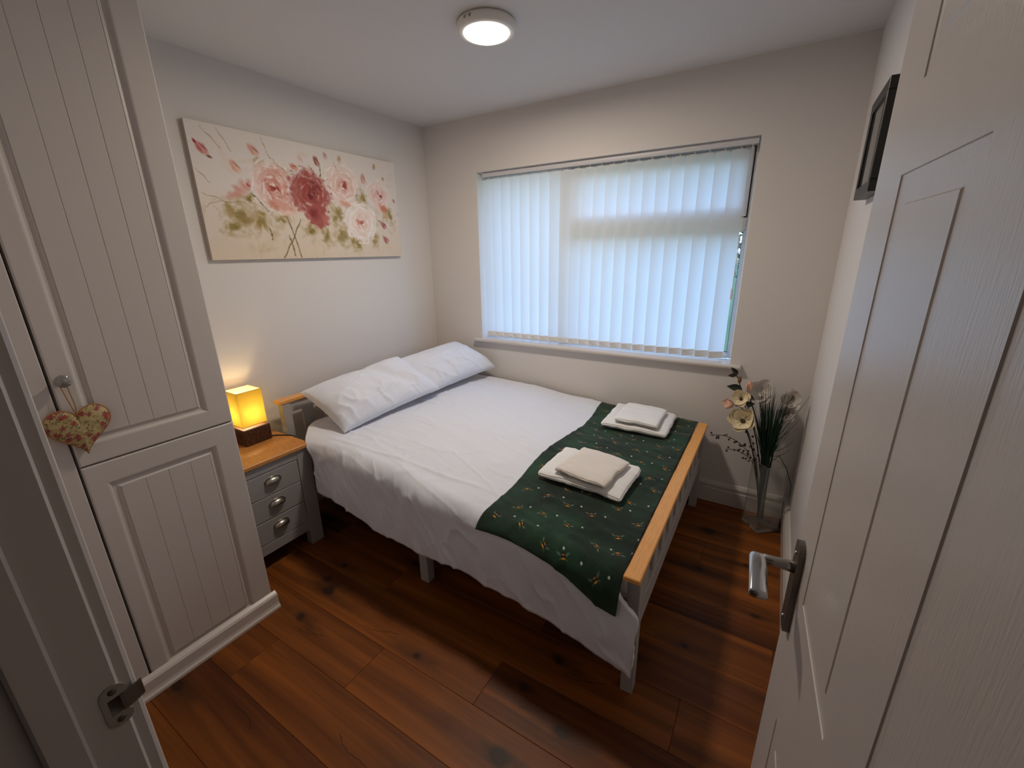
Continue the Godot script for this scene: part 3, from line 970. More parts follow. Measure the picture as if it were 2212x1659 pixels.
# the open room door: hinged on the right jamb, swung nearly back to the right wall
func door() -> void:
	var ang := deg_to_rad(3.24)
	var t := Vector3(sin(ang), 0, cos(ang))         # from the free edge to the hinges
	var n := Vector3(-cos(ang), 0, sin(ang))        # out of the face one sees
	var e := Vector3(2.4145, 0.008, 1.80)
	var wd := 0.735
	var ht := 1.972
	var th := 0.035
	var d := Node3D.new()
	d.name = "door_1"
	d.set_meta("kind", "structure")
	d.set_meta("label", "white six-panel door standing open at the right")
	add_child(d)
	d.position = e + t * wd
	var pan := []
	for c in [[0.118, 0.22], [0.442, 0.18]]:
		pan.append(Rect2(c[0], 0.20, c[1], 0.50))
		pan.append(Rect2(c[0], 0.945, c[1], 0.615))
		pan.append(Rect2(c[0], 1.655, c[1], 0.22))
	var rings := [[0.001, -0.0014], [0.008, -0.0021], [0.033, -0.0021], [0.0348, -0.0006]]
	var mb := MB.new()
	mb.leaf(e, t, Vector3.UP, n, wd, ht, pan, rings)
	mb.leaf(e - n * th, t, Vector3.UP, -n, wd, ht, pan, rings)
	var mid := e + t * wd / 2.0 + Vector3.UP * ht / 2.0 - n * th / 2.0
	for s in [[e, Vector3.UP * ht], [e + t * wd, Vector3.UP * ht]]:
		mb.oquad(s[0], s[0] + s[1], s[0] + s[1] - n * th, s[0] - n * th, mid)
	mb.oquad(e, e + t * wd, e + t * wd - n * th, e - n * th, mid)
	var up := Vector3.UP * ht
	mb.oquad(e + up, e + t * wd + up, e + t * wd - n * th + up, e - n * th + up, mid)
	put(mb, "leaf", M.door, d)
	# lever handles on both faces
	for side in [1.0, -1.0]:
		var N: Vector3 = n * side
		var o: Vector3 = e + (Vector3.ZERO if side > 0 else -n * th) + t * 0.052
		var plate := []
		for k in 9:
			var a := PI * k / 8.0
			plate.append(Vector2(0.0205 * cos(a), 1.008 + 0.014 * sin(a)))
		for k in 7:
			var a := PI + PI * k / 6.0
			plate.append(Vector2(0.0205 * cos(a), 0.856 + 0.012 * sin(a)))
		mb = MB.new()
		mb.prism(plate, o - Vector3.UP * o.y, t, Vector3.UP, N * 0.0095)
		var h := put(mb, "handle", M.gunmetal, d, "grey metal lever handle on a long plate")
		mb = MB.new()
		var s0: Vector3 = Vector3(o.x, 0.972, o.z) + N * 0.0095
		mb.tube([s0, s0 + N * 0.01, s0 + N * 0.03, s0 + N * 0.046], [0.0105, 0.0095, 0.0085, 0.0085], 14)
		put(mb, "spindle", M.nickel, h)
		mb = MB.new()
		# broad flat lever running towards the hinges, rounded where it leaves the spindle
		var c0: Vector3 = s0 + N * 0.046
		var cross := 20
		mb.grid(cross, 18, func(a, b):
			var ang2: float = TAU * a * side
			var along := lerpf(-0.013, 0.094, b)
			var grow: float = clampf(sqrt(clampf(1.0 - pow(1.0 - minf(1.0, (along + 0.013) / 0.016), 2.0), 0.0, 1.0)), 0.02, 1.0)
			var hn: float = 0.0135 * grow
			var hu: float = (0.0072 - 0.001 * b) * grow
			var cn: float = cos(ang2)
			var su: float = sin(ang2)
			return c0 + t * along + N * (0.008 + hn * signf(cn) * pow(absf(cn), 0.75)) + Vector3.UP * (hu * signf(su) * pow(absf(su), 0.75) + 0.004 * sin(PI * b) - 0.004 * b), false, true)
		var e0 := mb.add(c0 + t * 0.094 + N * 0.008 + Vector3.UP * -0.004)
		for k in cross:
			mb.tri(e0, e0 - cross + k, e0 - cross + (k + 1) % cross)
		put(mb, "lever", M.chrome, h)
		for y in [1.0, 0.868]:
			mb = MB.new()
			mb.ball(Vector3(o.x, y, o.z) + N * 0.0097, Vector3.ONE * 0.0034, 10)
			put(mb, "screw", M.chrome, h)
	mb = MB.new()
	mb.box(e + Vector3.UP * 0.972 - t * 0.0008 - n * th / 2.0, Vector3(0.02, 0.058, 0.0018), 0.0004)
	put(mb, "latch_plate", M.dull_steel, d)

# ---------------------------------------------------------------- wardrobe
func wardrobe() -> void:
	var X := 0.604
	var w := thing("wardrobe", Vector3(0.3, 0, 2.2), "tall white built-in wardrobe with grooved panel doors at the left", "wardrobe")
	var mb := MB.new()
	mb.span(Vector3(0.002, 0.0, 1.871), Vector3(0.583, H - 0.002, 2.3085), 0.002)
	put(mb, "carcass", M.wardrobe, w)
	mb = MB.new()
	mb.span(Vector3(0.002, 0.0, 2.3145), Vector3(X, H - 0.002, ZF - 0.002), 0.003)
	put(mb, "filler_panel", M.wardrobe, w)
	var rings := [[0.004, -0.001], [0.010, -0.008], [0.018, -0.0095], [0.0235, -0.008], [0.028, -0.0035]]
	for dd in [[0.8915, H - 0.02, 0.0605, 0.07], [0.02, 0.8875, 0.05, 0.068]]:
		var y0: float = dd[0]
		var y1: float = dd[1]
		var z0 := 1.872
		var z1 := 2.3075
		var wd := z1 - z0
		var pr := Rect2(0.048, dd[2], wd - 0.048 - 0.068, y1 - y0 - dd[2] - dd[3])   # u runs from the doorway end? no: from z1 down
		mb = MB.new()
		# frame face; U runs towards the window (-z), so the wider stile comes first
		var pr2 := Rect2(0.046, pr.position.y, wd - 0.046 - 0.072, pr.size.y)
		var r := 0.004
		mb.leaf(Vector3(X, y0 + r, z1 - r), Vector3.FORWARD, Vector3.UP, Vector3.RIGHT, wd - 2 * r, y1 - y0 - 2 * r, [Rect2(pr2.position - Vector2(r, r), pr2.size)], rings, false)
		# rounded outer edges and the sides
		var c := [Vector3(X, y0 + r, z1 - r), Vector3(X, y0 + r, z0 + r), Vector3(X, y1 - r, z0 + r), Vector3(X, y1 - r, z1 - r)]
		var f := [Vector3(X - r, y0, z1), Vector3(X - r, y0, z0), Vector3(X - r, y1, z0), Vector3(X - r, y1, z1)]
		var mid := Vector3(X - 0.02, (y0 + y1) / 2, (z0 + z1) / 2)
		for k in 4:
			var l := (k + 1) % 4
			mb.oquad(c[k], c[l], f[l], f[k], mid)
			mb.oquad(f[k], f[l], Vector3(0.584, f[l].y, f[l].z), Vector3(0.584, f[k].y, f[k].z), mid)
		var dr := put(mb, "door", M.wardrobe, w)
		# tongued boards in the panel, with V joints
		var fz0 := z1 - pr2.position.x - 0.028
		var fz1 := z1 - pr2.end.x + 0.028
		var fy0 := y0 + pr2.position.y + 0.026
		var fy1 := y0 + pr2.end.y - 0.026
		for k in 4:
			var a := lerpf(fz0, fz1, k / 4.0)
			var b := lerpf(fz0, fz1, (k + 1) / 4.0)
			mb = MB.new()
			mb.span(Vector3(X - 0.012, fy0, b), Vector3(X - 0.0035, fy1, a), 0.0016)
			put(mb, "board", M.wardrobe, dr)
		if y0 > 0.5:
			mb = MB.new()
			mb.xf = Transform3D(Basis(Vector3.BACK, -PI / 2), Vector3(X, 1.163, 2.287))
			mb.lathe([Vector2(0.009, 0), Vector2(0.008, 0.012), Vector2(0.014, 0.02), Vector2(0.0185, 0.026), Vector2(0.0185, 0.03), Vector2(0.013, 0.0345), Vector2(0.0, 0.036)], Vector3.ZERO, 10)
			put(mb, "knob", M.knob_glass, dr, "grey faceted glass knob")
	# plinth with a small moulding on the floor
	mb = MB.new()
	mb.prism([Vector2(0, 0), Vector2(0.026, 0), Vector2(0.026, 0.010), Vector2(0.020, 0.018), Vector2(0.0175, 0.028), Vector2(0.0175, 0.064), Vector2(0.012, 0.072), Vector2(0.0, 0.080)], Vector3(X, 0, 1.858), Vector3.RIGHT, Vector3.UP, Vector3(0, 0, ZF - 0.02 - 1.858))
	put(mb, "plinth", M.gloss, w)

# ---------------------------------------------------------------- bed
func bed() -> void:
	var b := thing("bed", Vector3(1.1, 0, 0.77), "double bed with pale grey slatted frame and oak top rails", "bed")
	# footboard: oak cap, two rails, slats and two posts that stand on the floor
	var mb := MB.new()
	mb.span(Vector3(2.032, 0.503, 0.066), Vector3(2.086, 0.521, 1.504), 0.003)
	var fb := Node3D.new()
	fb.name = "footboard"
	b.add_child(fb)
	put(mb, "top_rail", M.oak_z, fb, "oak rail along the top of the footboard")
	for z in [0.085, 1.415]:
		mb = MB.new()
		mb.span(Vector3(2.038, 0, z), Vector3(2.080, 0.503, z + 0.045), 0.002)
		put(mb, "leg", M.bed_paint, fb)
	mb = MB.new(); mb.span(Vector3(2.046, 0.455, 0.13), Vector3(2.072, 0.503, 1.415), 0.002)
	put(mb, "upper_rail", M.bed_paint, fb)
	mb = MB.new(); mb.span(Vector3(2.046, 0.245, 0.13), Vector3(2.072, 0.335, 1.415), 0.002)
	put(mb, "lower_rail", M.bed_paint, fb)
	for k in 9:
		var z := 0.13 + (1.285 - 0.075) * (k + 0.5) / 9.0 + 0.004
		mb = MB.new(); mb.span(Vector3(2.053, 0.335, z), Vector3(2.066, 0.455, z + 0.066), 0.0015)
		put(mb, "slat", M.bed_paint, fb)
	var hb := Node3D.new()
	hb.name = "headboard"
	b.add_child(hb)
	mb = MB.new(); mb.span(Vector3(0.10, 0.735, 0.03), Vector3(0.155, 0.755, 1.443), 0.003)
	put(mb, "top_rail", M.oak_z, hb, "oak rail along the top of the headboard")
	for z in [0.045, 1.38]:
		mb = MB.new(); mb.span(Vector3(0.106, 0, z), Vector3(0.15, 0.735, z + 0.045), 0.002)
		put(mb, "leg", M.bed_paint, hb)
	mb = MB.new(); mb.span(Vector3(0.114, 0.675, 0.09), Vector3(0.142, 0.735, 1.38), 0.002)
	put(mb, "upper_rail", M.bed_paint, hb)
	mb = MB.new(); mb.span(Vector3(0.114, 0.25, 0.09), Vector3(0.142, 0.40, 1.38), 0.002)
	put(mb, "lower_rail", M.bed_paint, hb)
	for k in 9:
		var z := 0.09 + (1.29 - 0.07) * (k + 0.5) / 9.0
		mb = MB.new(); mb.span(Vector3(0.121, 0.40, z), Vector3(0.135, 0.675, z + 0.066), 0.0015)
		put(mb, "slat", M.bed_paint, hb)
	for z in [0.06, 1.395]:
		mb = MB.new(); mb.span(Vector3(0.15, 0.25, z), Vector3(2.038, 0.36, z + 0.024), 0.002)
		put(mb, "side_rail", M.bed_paint, b)
	for x in [1.055]:
		mb = MB.new(); mb.span(Vector3(x, 0, 1.375), Vector3(x + 0.05, 0.25, 1.4195), 0.002)
		var lg := put(mb, "leg", M.bed_paint, b)
		mb = MB.new(); mb.ball(Vector3(x + 0.025, 0.165, 1.4195), Vector3(0.004, 0.004, 0.0012), 8)
		put(mb, "bolt", M.gunmetal, lg)
	mb = MB.new(); mb.span(Vector3(1.06, 0, 0.70), Vector3(1.10, 0.22, 0.74), 0.002)
	put(mb, "leg", M.bed_paint, b)
	for k in 14:
		var x := 0.2 + k * 0.132
		mb = MB.new(); mb.span(Vector3(x, 0.226, 0.075), Vector3(x + 0.06, 0.2445, 1.405), 0.0015)
		put(mb, "base_slat", M.bed_paint, b)

func hem(x: float) -> float:
	var k := [[0.40, 0.315], [0.55, 0.285], [0.68, 0.256], [0.80, 0.255], [1.2, 0.27], [1.43, 0.252], [1.58, 0.255], [1.75, 0.24], [1.95, 0.215], [2.1, 0.205]]
	for j in k.size() - 1:
		if x <= k[j + 1][0]:
			return lerpf(k[j][1], k[j + 1][1], clampf((x - k[j][0]) / (k[j + 1][0] - k[j][0]), 0.0, 1.0))
	return 0.205

func bedding() -> void:
	var mb := MB.new()
	mb.soft(Vector3(1.09, 0.365, 0.739), Vector3(1.86, 0.24, 1.30), 0.05, 24, func(c, q, _p): return c + q)
	tag(put(mb, "mattress", M.sheet), "mattress in a pale sheet on the bed slats, mostly under the quilt", "mattress")
	mb = MB.new()
	mb.sheet(240, 220, func(a, b):
		var x0 := 0.0
		var zlen := 1.6
		var xg := lerpf(0.2, 2.03, a)
		var total := bed_side(xg) - R_EDGE - 0.03 + PI * R_EDGE / 2.0 + bed_top(xg) - R_EDGE - hem(xg)
		var w: float = (1.0 - b) * total
		var lf := bed_side(xg) - R_EDGE - 0.03
		x0 = 0.2 + 0.22 * smoothstep(lf - 0.12, lf + 0.16, w)
		var x1 := 2.024 + 0.071 * smoothstep(lf + 0.10, lf + 0.17, w)
		var p := quilt(lerpf(x0, x1, a), w)
		p.z += 0.03 * smoothstep(1.85, 2.07, p.x) * smoothstep(lf + 0.08, lf + 0.25, w)
		return p, 0.022)
	tag(put(mb, "quilt", M.linen), "crumpled white quilt spread over the bed, hanging at the side", "quilt")
	# throw with bees across the foot of the bed
	mb = MB.new()
	mb.sheet(60, 120, func(a, b):
		var xa := 1.462 + 0.016 * sin(b * 11.0)
		var x := lerpf(xa, 2.0305, a)
		var lf := bed_side(x) - R_EDGE - 0.03
		var end := lf + lerpf(0.092, 0.158, smoothstep(0.55, 1.0, a)) - 0.012 * sin(a * 6.0)
		var w: float = (1.0 - b) * end + b * 0.004
		var p := quilt(x, w, 0.007 + 0.004 * nz.get_noise_2d(x * 260.0 + 200.0, w * 220.0))
		if w < 0.05:
			p.y -= 0.01 * (0.05 - w) / 0.05
		p.z += 0.03 * smoothstep(1.85, 2.07, p.x) * smoothstep(lf + 0.05, lf + 0.22, w)
		return p, 0.004)
	tag(put(mb, "throw_blanket", M.blanket), "dark green velvet throw printed with bees across the foot of the bed", "blanket")
	# folded towels
	rng.seed = 3
	towel("bath_towel", Vector2(1.728, 1.012), Vector2(0.375, 0.29), 0.034, -0.01, 0.003, M.towel, "large folded white bath towel nearest the doorway, on the green throw", "bath towels")
	towel("bath_towel", Vector2(1.748, 0.29), Vector2(0.355, 0.345), 0.036, 0.03, 0.003, M.towel, "large folded white bath towel near the window wall, on the green throw", "bath towels")
	towel("hand_towel", Vector2(1.745, 1.022), Vector2(0.235, 0.262), 0.026, -0.10, 0.0425, M.towel_cream, "small cream folded towel on the bath towel nearest the doorway", "hand towels")
	towel("hand_towel", Vector2(1.762, 0.31), Vector2(0.235, 0.285), 0.028, 0.02, 0.0445, M.towel, "small white folded towel on the bath towel near the window wall", "hand towels")
	# pillows: corners are back-near, front-near, front-far, back-far
	pillow([Vector3(0.195, 0.775, 1.345), Vector3(0.50, 0.597, 1.325), Vector3(0.535, 0.640, 0.605), Vector3(0.235, 0.835, 0.665)], 0.092, "white pillow nearest the lamp, leaning on the headboard", 1)
	pillow([Vector3(0.215, 0.80, 0.705), Vector3(0.49, 0.615, 0.645), Vector3(0.60, 0.662, 0.05), Vector3(0.235, 0.825, 0.055)], 0.095, "white pillow by the window wall, leaning on the headboard", 2)

func towel(called: String, c: Vector2, s: Vector2, th: float, turn: float, lift: float, m: Material, label: String, group: String) -> void:
	var mb := MB.new()
	var seed_ := rng.randi() % 1000
	mb.soft(Vector3.ZERO, Vector3(s.x, th, s.y), th * 0.48, 26, func(_c, q, p):
		var e: Vector3 = q
		var rim_ := smoothstep(0.8, 1.0, maxf(absf(p.x), absf(p.z)))
		var dent := 0.0045 * rim_ * pow(absf(cos(p.y * PI * 1.5)), 6.0) * (1.0 if absf(p.y) < 0.8 else 0.0)
		e.x -= dent * signf(p.x) * absf(p.x); e.z -= dent * signf(p.z) * absf(p.z)
		e.x += 0.006 * nz.get_noise_2d(q.z * 700.0 + seed_, q.y * 900.0)
		e.z += 0.006 * nz.get_noise_2d(q.x * 700.0 - seed_, q.y * 900.0 + 50.0)
		e.y += 0.005 * nz.get_noise_2d(q.x * 500.0 + seed_, q.z * 500.0) * (0.3 if p.y < 0.0 else 1.0) - (0.004 if p.y > 0.0 else 0.0) * (absf(p.x) ** 4 + absf(p.z) ** 4)
		var r := e.rotated(Vector3.UP, turn)
		var x: float = c.x + r.x
		var z: float = c.y + r.z
		var ground := quilt(x, z - 0.03, 0.0145)
		return Vector3(x, ground.y + lift + th / 2.0 + e.y, z))
	tag(put(mb, called, m), label, "towel", group)

func pillow(k: Array, th: float, label: String, seed_: int) -> void:
	var mb := MB.new()
	var nrm: Vector3 = ((k[3] - k[0]).cross(k[1] - k[0])).normalized()
	if nrm.y < 0.0: nrm = -nrm
	for side in [1.0, -1.0]:
		mb.grid(90, 90, func(a, b):
			var u: float = 2.0 * a - 1.0
			var v: float = 2.0 * b - 1.0
			var pu: float = u * (1.0 - 0.05 * (1.0 - v * v))
			var pv: float = v * (1.0 - 0.035 * (1.0 - u * u))
			var s := pu * 0.5 + 0.5
			var t := pv * 0.5 + 0.5
			var p: Vector3 = k[0].lerp(k[1], s).lerp(k[3].lerp(k[2], s), t)
			var f: float = pow(maxf(0.0, (1.0 - pow(absf(u), 2.4)) * (1.0 - pow(absf(v), 3.4))), 0.46)
			var d: float = th * f * (1.0 if side > 0.0 else 0.3)
			d += f * 0.020 * nz.get_noise_2d(u * 70.0 + seed_ * 333.0, v * 90.0)
			d += minf(1.0, f * 1.6) * 0.012 * crease(u * 34.0 + v * 24.0 + seed_ * 70.0, v * 120.0 - u * 30.0, 3.0) * smoothstep(-0.5, 0.6, u)
			d += f * 0.004 * crease(u * 70.0 + seed_ * 170.0, v * 60.0 + u * 50.0, 5.0)
			d -= f * 0.02 * exp(-pow((v - 0.25 * u - 0.35) / 0.13, 2.0)) * (1.0 if seed_ == 1 else 0.3)
			return p + nrm * d * side + Vector3(0, 0.01, 0), side < 0.0)
	tag(put(mb, "pillow", M.linen), label, "pillow", "white pillows on the bed")

# ---------------------------------------------------------------- nightstand
func nightstand() -> void:
	var t := thing("bedside_cabinet", Vector3(0.19, 0, 1.655), "grey bedside cabinet with oak top and three drawers", "cabinet")
	var z0 := 1.4475
	var z1 := 1.8625
	var xf := 0.365
	var mb := MB.new()
	mb.span(Vector3(0.006, 0.09, z0 + 0.004), Vector3(xf - 0.02, 0.555, z1 - 0.004), 0.001)
	put(mb, "body", M.grey_paint, t)
	for p in [[xf - 0.045, z0, 0.07], [xf - 0.045, z1 - 0.067, 0.067]]:
		mb = MB.new(); mb.span(Vector3(p[0], 0, p[1]), Vector3(xf, 0.555, p[1] + p[2]), 0.0015)
		put(mb, "leg", M.grey_paint, t)
	for z in [z0, z1 - 0.045]:
		mb = MB.new(); mb.span(Vector3(0.004, 0, z), Vector3(0.05, 0.09, z + 0.045), 0.0015)
		put(mb, "leg", M.grey_paint, t)
	mb = MB.new(); mb.span(Vector3(xf - 0.02, 0.509, z0 + 0.07), Vector3(xf - 0.002, 0.555, z1 - 0.067), 0.001)
	put(mb, "upper_rail", M.grey_paint, t)
	mb = MB.new(); mb.span(Vector3(xf - 0.02, 0.09, z0 + 0.07), Vector3(xf - 0.002, 0.143, z1 - 0.067), 0.001)
	put(mb, "lower_rail", M.grey_paint, t)
	mb = MB.new(); mb.span(Vector3(0.004, 0.555, z0 - 0.004), Vector3(xf + 0.012, 0.5755, z1 + 0.003), 0.003)
	put(mb, "table_top", M.oak_x, t, "oak top")
	for y in [0.388, 0.268, 0.1465]:
		mb = MB.new(); mb.span(Vector3(xf - 0.0195, y, z0 + 0.0725), Vector3(xf - 0.0025, y + 0.1165, z1 - 0.0695), 0.0015)
		var d := put(mb, "drawer", M.grey_paint, t)
		# cup pull: a half dome open below, with a rim
		var c := Vector3(xf - 0.0025, y + 0.062, 1.655)
		mb = MB.new()
		mb.sheet(20, 10, func(a, b):
			var th: float = PI * a
			var ph: float = PI / 2.0 * b
			return c + Vector3(0.024 * sin(ph) * pow(sin(th), 0.7), 0.027 * cos(ph) * pow(sin(th), 0.8), -0.039 * cos(th)), 0.0012)
		mb.tube(range(21).map(func(j): return c + Vector3(0.001, 0.0285 * pow(maxf(0.0, sin(PI * j / 20.0)), 0.8), -0.0415 * cos(PI * j / 20.0))), 0.0016, 6)
		put(mb, "cup_handle", M.nickel, d, "brushed nickel cup handle")

func lamp() -> void:
	var t := thing("table_lamp", Vector3(0.085, 0.5755, 1.577), "small lit table lamp with square yellow shade and carved wooden base", "lamp")
	var a := Vector3(0.015, 0.5757, 1.508)
	var b := Vector3(0.153, 0.662, 1.644)
	var mb := MB.new()
	mb.span(a, b, 0.004)
	var base := put(mb, "base", M.carved, t, "dark carved wooden block")
	# raised scroll carving on the two faces one sees
	mb = MB.new()
	for f in 2:
		for s in [-1.0, 1.0]:
			var pts := []
			for k in 22:
				var th := k / 21.0 * 7.4
				var r := 0.024 * (1.0 - k / 26.0)
				var q := Vector2(s * (0.026 + r * cos(th + 0.6)), r * 1.05 * sin(th + 0.6))
				if f == 0:
					pts.append(Vector3(b.x + 0.0005, 0.62 + q.y, 1.576 - q.x))
				else:
					pts.append(Vector3(0.084 + q.x, 0.62 + q.y, b.z + 0.0005))
			mb.tube(pts, 0.0024, 6)
		for s in [-1.0, 1.0]:
			if f == 0:
				mb.tube([Vector3(b.x, 0.588, 1.576 - s * 0.01), Vector3(b.x + 0.001, 0.60, 1.576 - s * 0.05), Vector3(b.x, 0.65, 1.576 - s * 0.06)], 0.0018, 6)
	put(mb, "carving", M.carved, base)
	mb = MB.new()
	mb.tube([Vector3(0.084, 0.662, 1.576), Vector3(0.084, 0.70, 1.576)], [0.014, 0.012], 12)
	put(mb, "bulb_holder", M.white_plastic, t)
	mb = MB.new()
	mb.ball(Vector3(0.084, 0.735, 1.576), Vector3(0.02, 0.034, 0.02), 14)
	put(mb, "bulb", M.bulb_glow, t)
	# square shade, open above and below: yellow outside, white lining
	var y0 := 0.6735
	var y1 := 0.852
	var c := [Vector2(-1, 1), Vector2(1, 1), Vector2(1, -1), Vector2(-1, -1)]
	var walls := func(h0: float) -> MB:
		var m := MB.new()
		for k in 4:
			var p: Vector2 = c[k]
			var q: Vector2 = c[(k + 1) % 4]
			var at := func(e: Vector2, y: float) -> Vector3: return Vector3(0.084 + e.x * h0, y, 1.576 + e.y * h0)
			m.quad(at.call(p, y0), at.call(q, y0), at.call(q, y1), at.call(p, y1))
		return m
	var sh := put(walls.call(0.0605), "lamp_shade", M.shade, t, "yellow parchment shade, lit from inside")
	put(walls.call(0.0597), "lining", M.shade_lining, sh, "white lining")
	for y in [y0, y1]:
		mb = MB.new()
		var loop := []
		for k in 5:
			loop.append(Vector3(0.084 + c[k % 4].x * 0.0605, y, 1.576 + c[k % 4].y * 0.0605))
			if k < 4:
				loop.append(Vector3(0.084 + (c[k].x + c[(k + 1) % 4].x) * 0.03025, y, 1.576 + (c[k].y + c[(k + 1) % 4].y) * 0.03025))
		mb.tube(loop, 0.0011, 6)
		put(mb, "shade_wire", M.shade_trim, sh)
	mb = MB.new()
	mb.tube([Vector3(0.12, 0.5795, 1.507), Vector3(0.135, 0.5795, 1.49), Vector3(0.17, 0.5795, 1.465), Vector3(0.21, 0.5795, 1.4465), Vector3(0.235, 0.577, 1.4385), Vector3(0.245, 0.56, 1.4345), Vector3(0.246, 0.4, 1.432), Vector3(0.24, 0.1, 1.43)], 0.0028, 8)
	put(mb, "cord", M.black_cord, t, "thin black cord over the edge of the cabinet")
	var l := OmniLight3D.new()
	l.name = "table_lamp_bulb"
	l.light_color = Color(1.0, 0.92, 0.70)
	l.light_energy = 0.036
	l.light_size = 0.02
	l.omni_range = 6.0
	l.omni_attenuation = 2.0
	l.shadow_enabled = true
	add_child(l)
	l.position = Vector3(0.084, 0.735, 1.576)

func canvas() -> void:
	var t := thing("canvas_picture", Vector3(0.012, 1.478, 0.944), "wide canvas picture of pink roses above the bed", "picture")
	var mb := MB.new()
	var y0 := 1.478
	var y1 := 2.069
	var a := 1.555
	var b := 0.333
	mb.span(Vector3(0.001, y0, b), Vector3(0.0235, y1, a), 0.002)
	put(mb, "stretcher", M.canvas_edge, t)
	mb = MB.new()
	var n0 := mb.add(Vector3(0.0242, y1, a), Vector2(0, 0))
	mb.add(Vector3(0.0242, y0, a), Vector2(0, 1)); mb.add(Vector3(0.0242, y0, b), Vector2(1, 1)); mb.add(Vector3(0.0242, y1, b), Vector2(1, 0))
	mb.tri(n0, n0 + 1, n0 + 2); mb.tri(n0, n0 + 2, n0 + 3)
	put(mb, "print", M.canvas, t, "print of pink and white roses")

func ceiling_light() -> void:
	var c := Vector3(1.20, 0, 0.938)
	var t := thing("ceiling_light", Vector3(c.x, H, c.z), "round white surface-mounted ceiling light, switched on", "lamp")
	var mb := MB.new()
	var y := H
	mb.lathe([Vector2(0.0, y - 0.034), Vector2(0.091, y - 0.034), Vector2(0.093, y - 0.0355), Vector2(0.104, y - 0.0365), Vector2(0.112, y - 0.032), Vector2(0.1145, y - 0.022), Vector2(0.1145, y - 0.006), Vector2(0.108, y - 0.006), Vector2(0.108, y - 0.0005)], Vector3(c.x, 0, c.z), 64)
	var hs := put(mb, "housing", M.white_plastic, t)
	mb = MB.new()
	mb.lathe([Vector2(0.0, y - 0.048), Vector2(0.05, y - 0.0472), Vector2(0.078, y - 0.0442), Vector2(0.088, y - 0.0398), Vector2(0.0915, y - 0.0345)], Vector3(c.x, 0, c.z), 64)
	put(mb, "diffuser", M.led_glow, t, "glowing round diffuser")
	# small vent marks on the rim
	for k in 5:
		var th: float = deg_to_rad([258.0, 261.0, 266.0, 270.5, 273.0][k])
		var d := Vector3(cos(th), 0, -sin(th))
		mb = MB.new()
		mb.tube([Vector3(c.x, y - 0.010, c.z) + d * 0.1146, Vector3(c.x, y - (0.021 if k != 2 else 0.014), c.z) + d * 0.1148], 0.0011, 6)
		put(mb, "vent_mark", M.vent_ink, hs)
	var l := AreaLight3D.new()
	l.name = "ceiling_light_panel"
	l.area_size = Vector2(0.16, 0.16)
	l.area_normalize_energy = true
	l.light_color = Color(1.0, 0.94, 0.87)
	l.light_energy = 1.42
	l.area_range = 8.0
	l.area_attenuation = 2.0
	l.shadow_enabled = true
	add_child(l)
	l.position = Vector3(c.x, y - 0.0495, c.z)
	l.rotation_degrees = Vector3(-90, 0, 0)

# ---------------------------------------------------------------- blind
func blind() -> void:
	var t := thing("vertical_blind", Vector3(1.3, 0.885, -0.05), "closed white vertical blind hanging in the window", "blind")
	var mb := MB.new()
	mb.prism([Vector2(-0.022, 0), Vector2(-0.022, -0.030), Vector2(-0.019, -0.030), Vector2(-0.019, -0.004), Vector2(0.019, -0.004), Vector2(0.019, -0.030), Vector2(0.022, -0.030), Vector2(0.0245, -0.018), Vector2(0.0245, -0.010), Vector2(0.022, 0)], Vector3(0.487, 2.0125, -0.05), Vector3.BACK, Vector3.UP, Vector3(1.655, 0, 0))
	put(mb, "headrail", M.rail_alu, t, "grey aluminium headrail")
	rng.seed = 21
	for k in 22:
		var cx := 0.522 + 0.0735 * k
		var th := deg_to_rad(26.0 + rng.randf_range(-1.5, 1.5))
		var dx := Vector3(cos(th), 0, -sin(th))
		var nn := Vector3(sin(th), 0, cos(th))
		var c := Vector3(cx, 0, -0.052)
		mb = MB.new()
		mb.grid(8, 1, func(a, b): return c + dx * 0.089 * (a - 0.5) + nn * 0.003 * (1.0 - pow(2.0 * a - 1.0, 2.0)) + Vector3.UP * lerpf(0.893, 1.966, b))
		var s := put(mb, "slat", M.slat, t)
		mb = MB.new()
		mb.xf = Transform3D(Basis(dx, Vector3.UP, nn), c + nn * 0.003)
		mb.box(Vector3(0, 0.906, 0), Vector3(0.083, 0.039, 0.005), 0.0018)
		put(mb, "bottom_weight", M.weight, s)
		mb = MB.new()
		mb.xf = Transform3D(Basis(dx, Vector3.UP, nn), c)
		mb.box(Vector3(0, 1.968, 0), Vector3(0.046, 0.007, 0.004), 0.001)
		mb.box(Vector3(0, 1.9845, 0), Vector3(0.009, 0.026, 0.003), 0.0008)
		put(mb, "hanger", M.weight, s)
	for zz in [-1.0, 1.0]:
		var pts := []
		for k in 22:
			var cx := 0.522 + 0.0735 * k
			pts.append(Vector3(cx - 0.034 * zz, 0.924, -0.052 + 0.021 * zz))
			if k < 21:
				pts.append(Vector3(cx + 0.037 - 0.034 * zz, 0.914, -0.052 + 0.021 * zz))
		mb = MB.new()
		mb.tube(pts, 0.0011, 5)
		put(mb, "link_chain", M.weight, t)
	mb = MB.new()
	mb.tube([Vector3(2.117, 1.985, -0.02), Vector3(2.114, 1.7, -0.018), Vector3(2.110, 1.285, -0.018)], 0.0014, 6)
	mb.tube([Vector3(2.122, 1.985, -0.022), Vector3(2.118, 1.7, -0.02), Vector3(2.1125, 1.285, -0.019)], 0.0009, 6)
	var cd := put(mb, "cord", M.weight, t)
	mb = MB.new()
	mb.tube([Vector3(2.111, 1.285, -0.018), Vector3(2.1105, 1.275, -0.018), Vector3(2.110, 1.225, -0.018)], [0.004, 0.006, 0.006], 10)
	put(mb, "cord_weight", M.weight, cd)

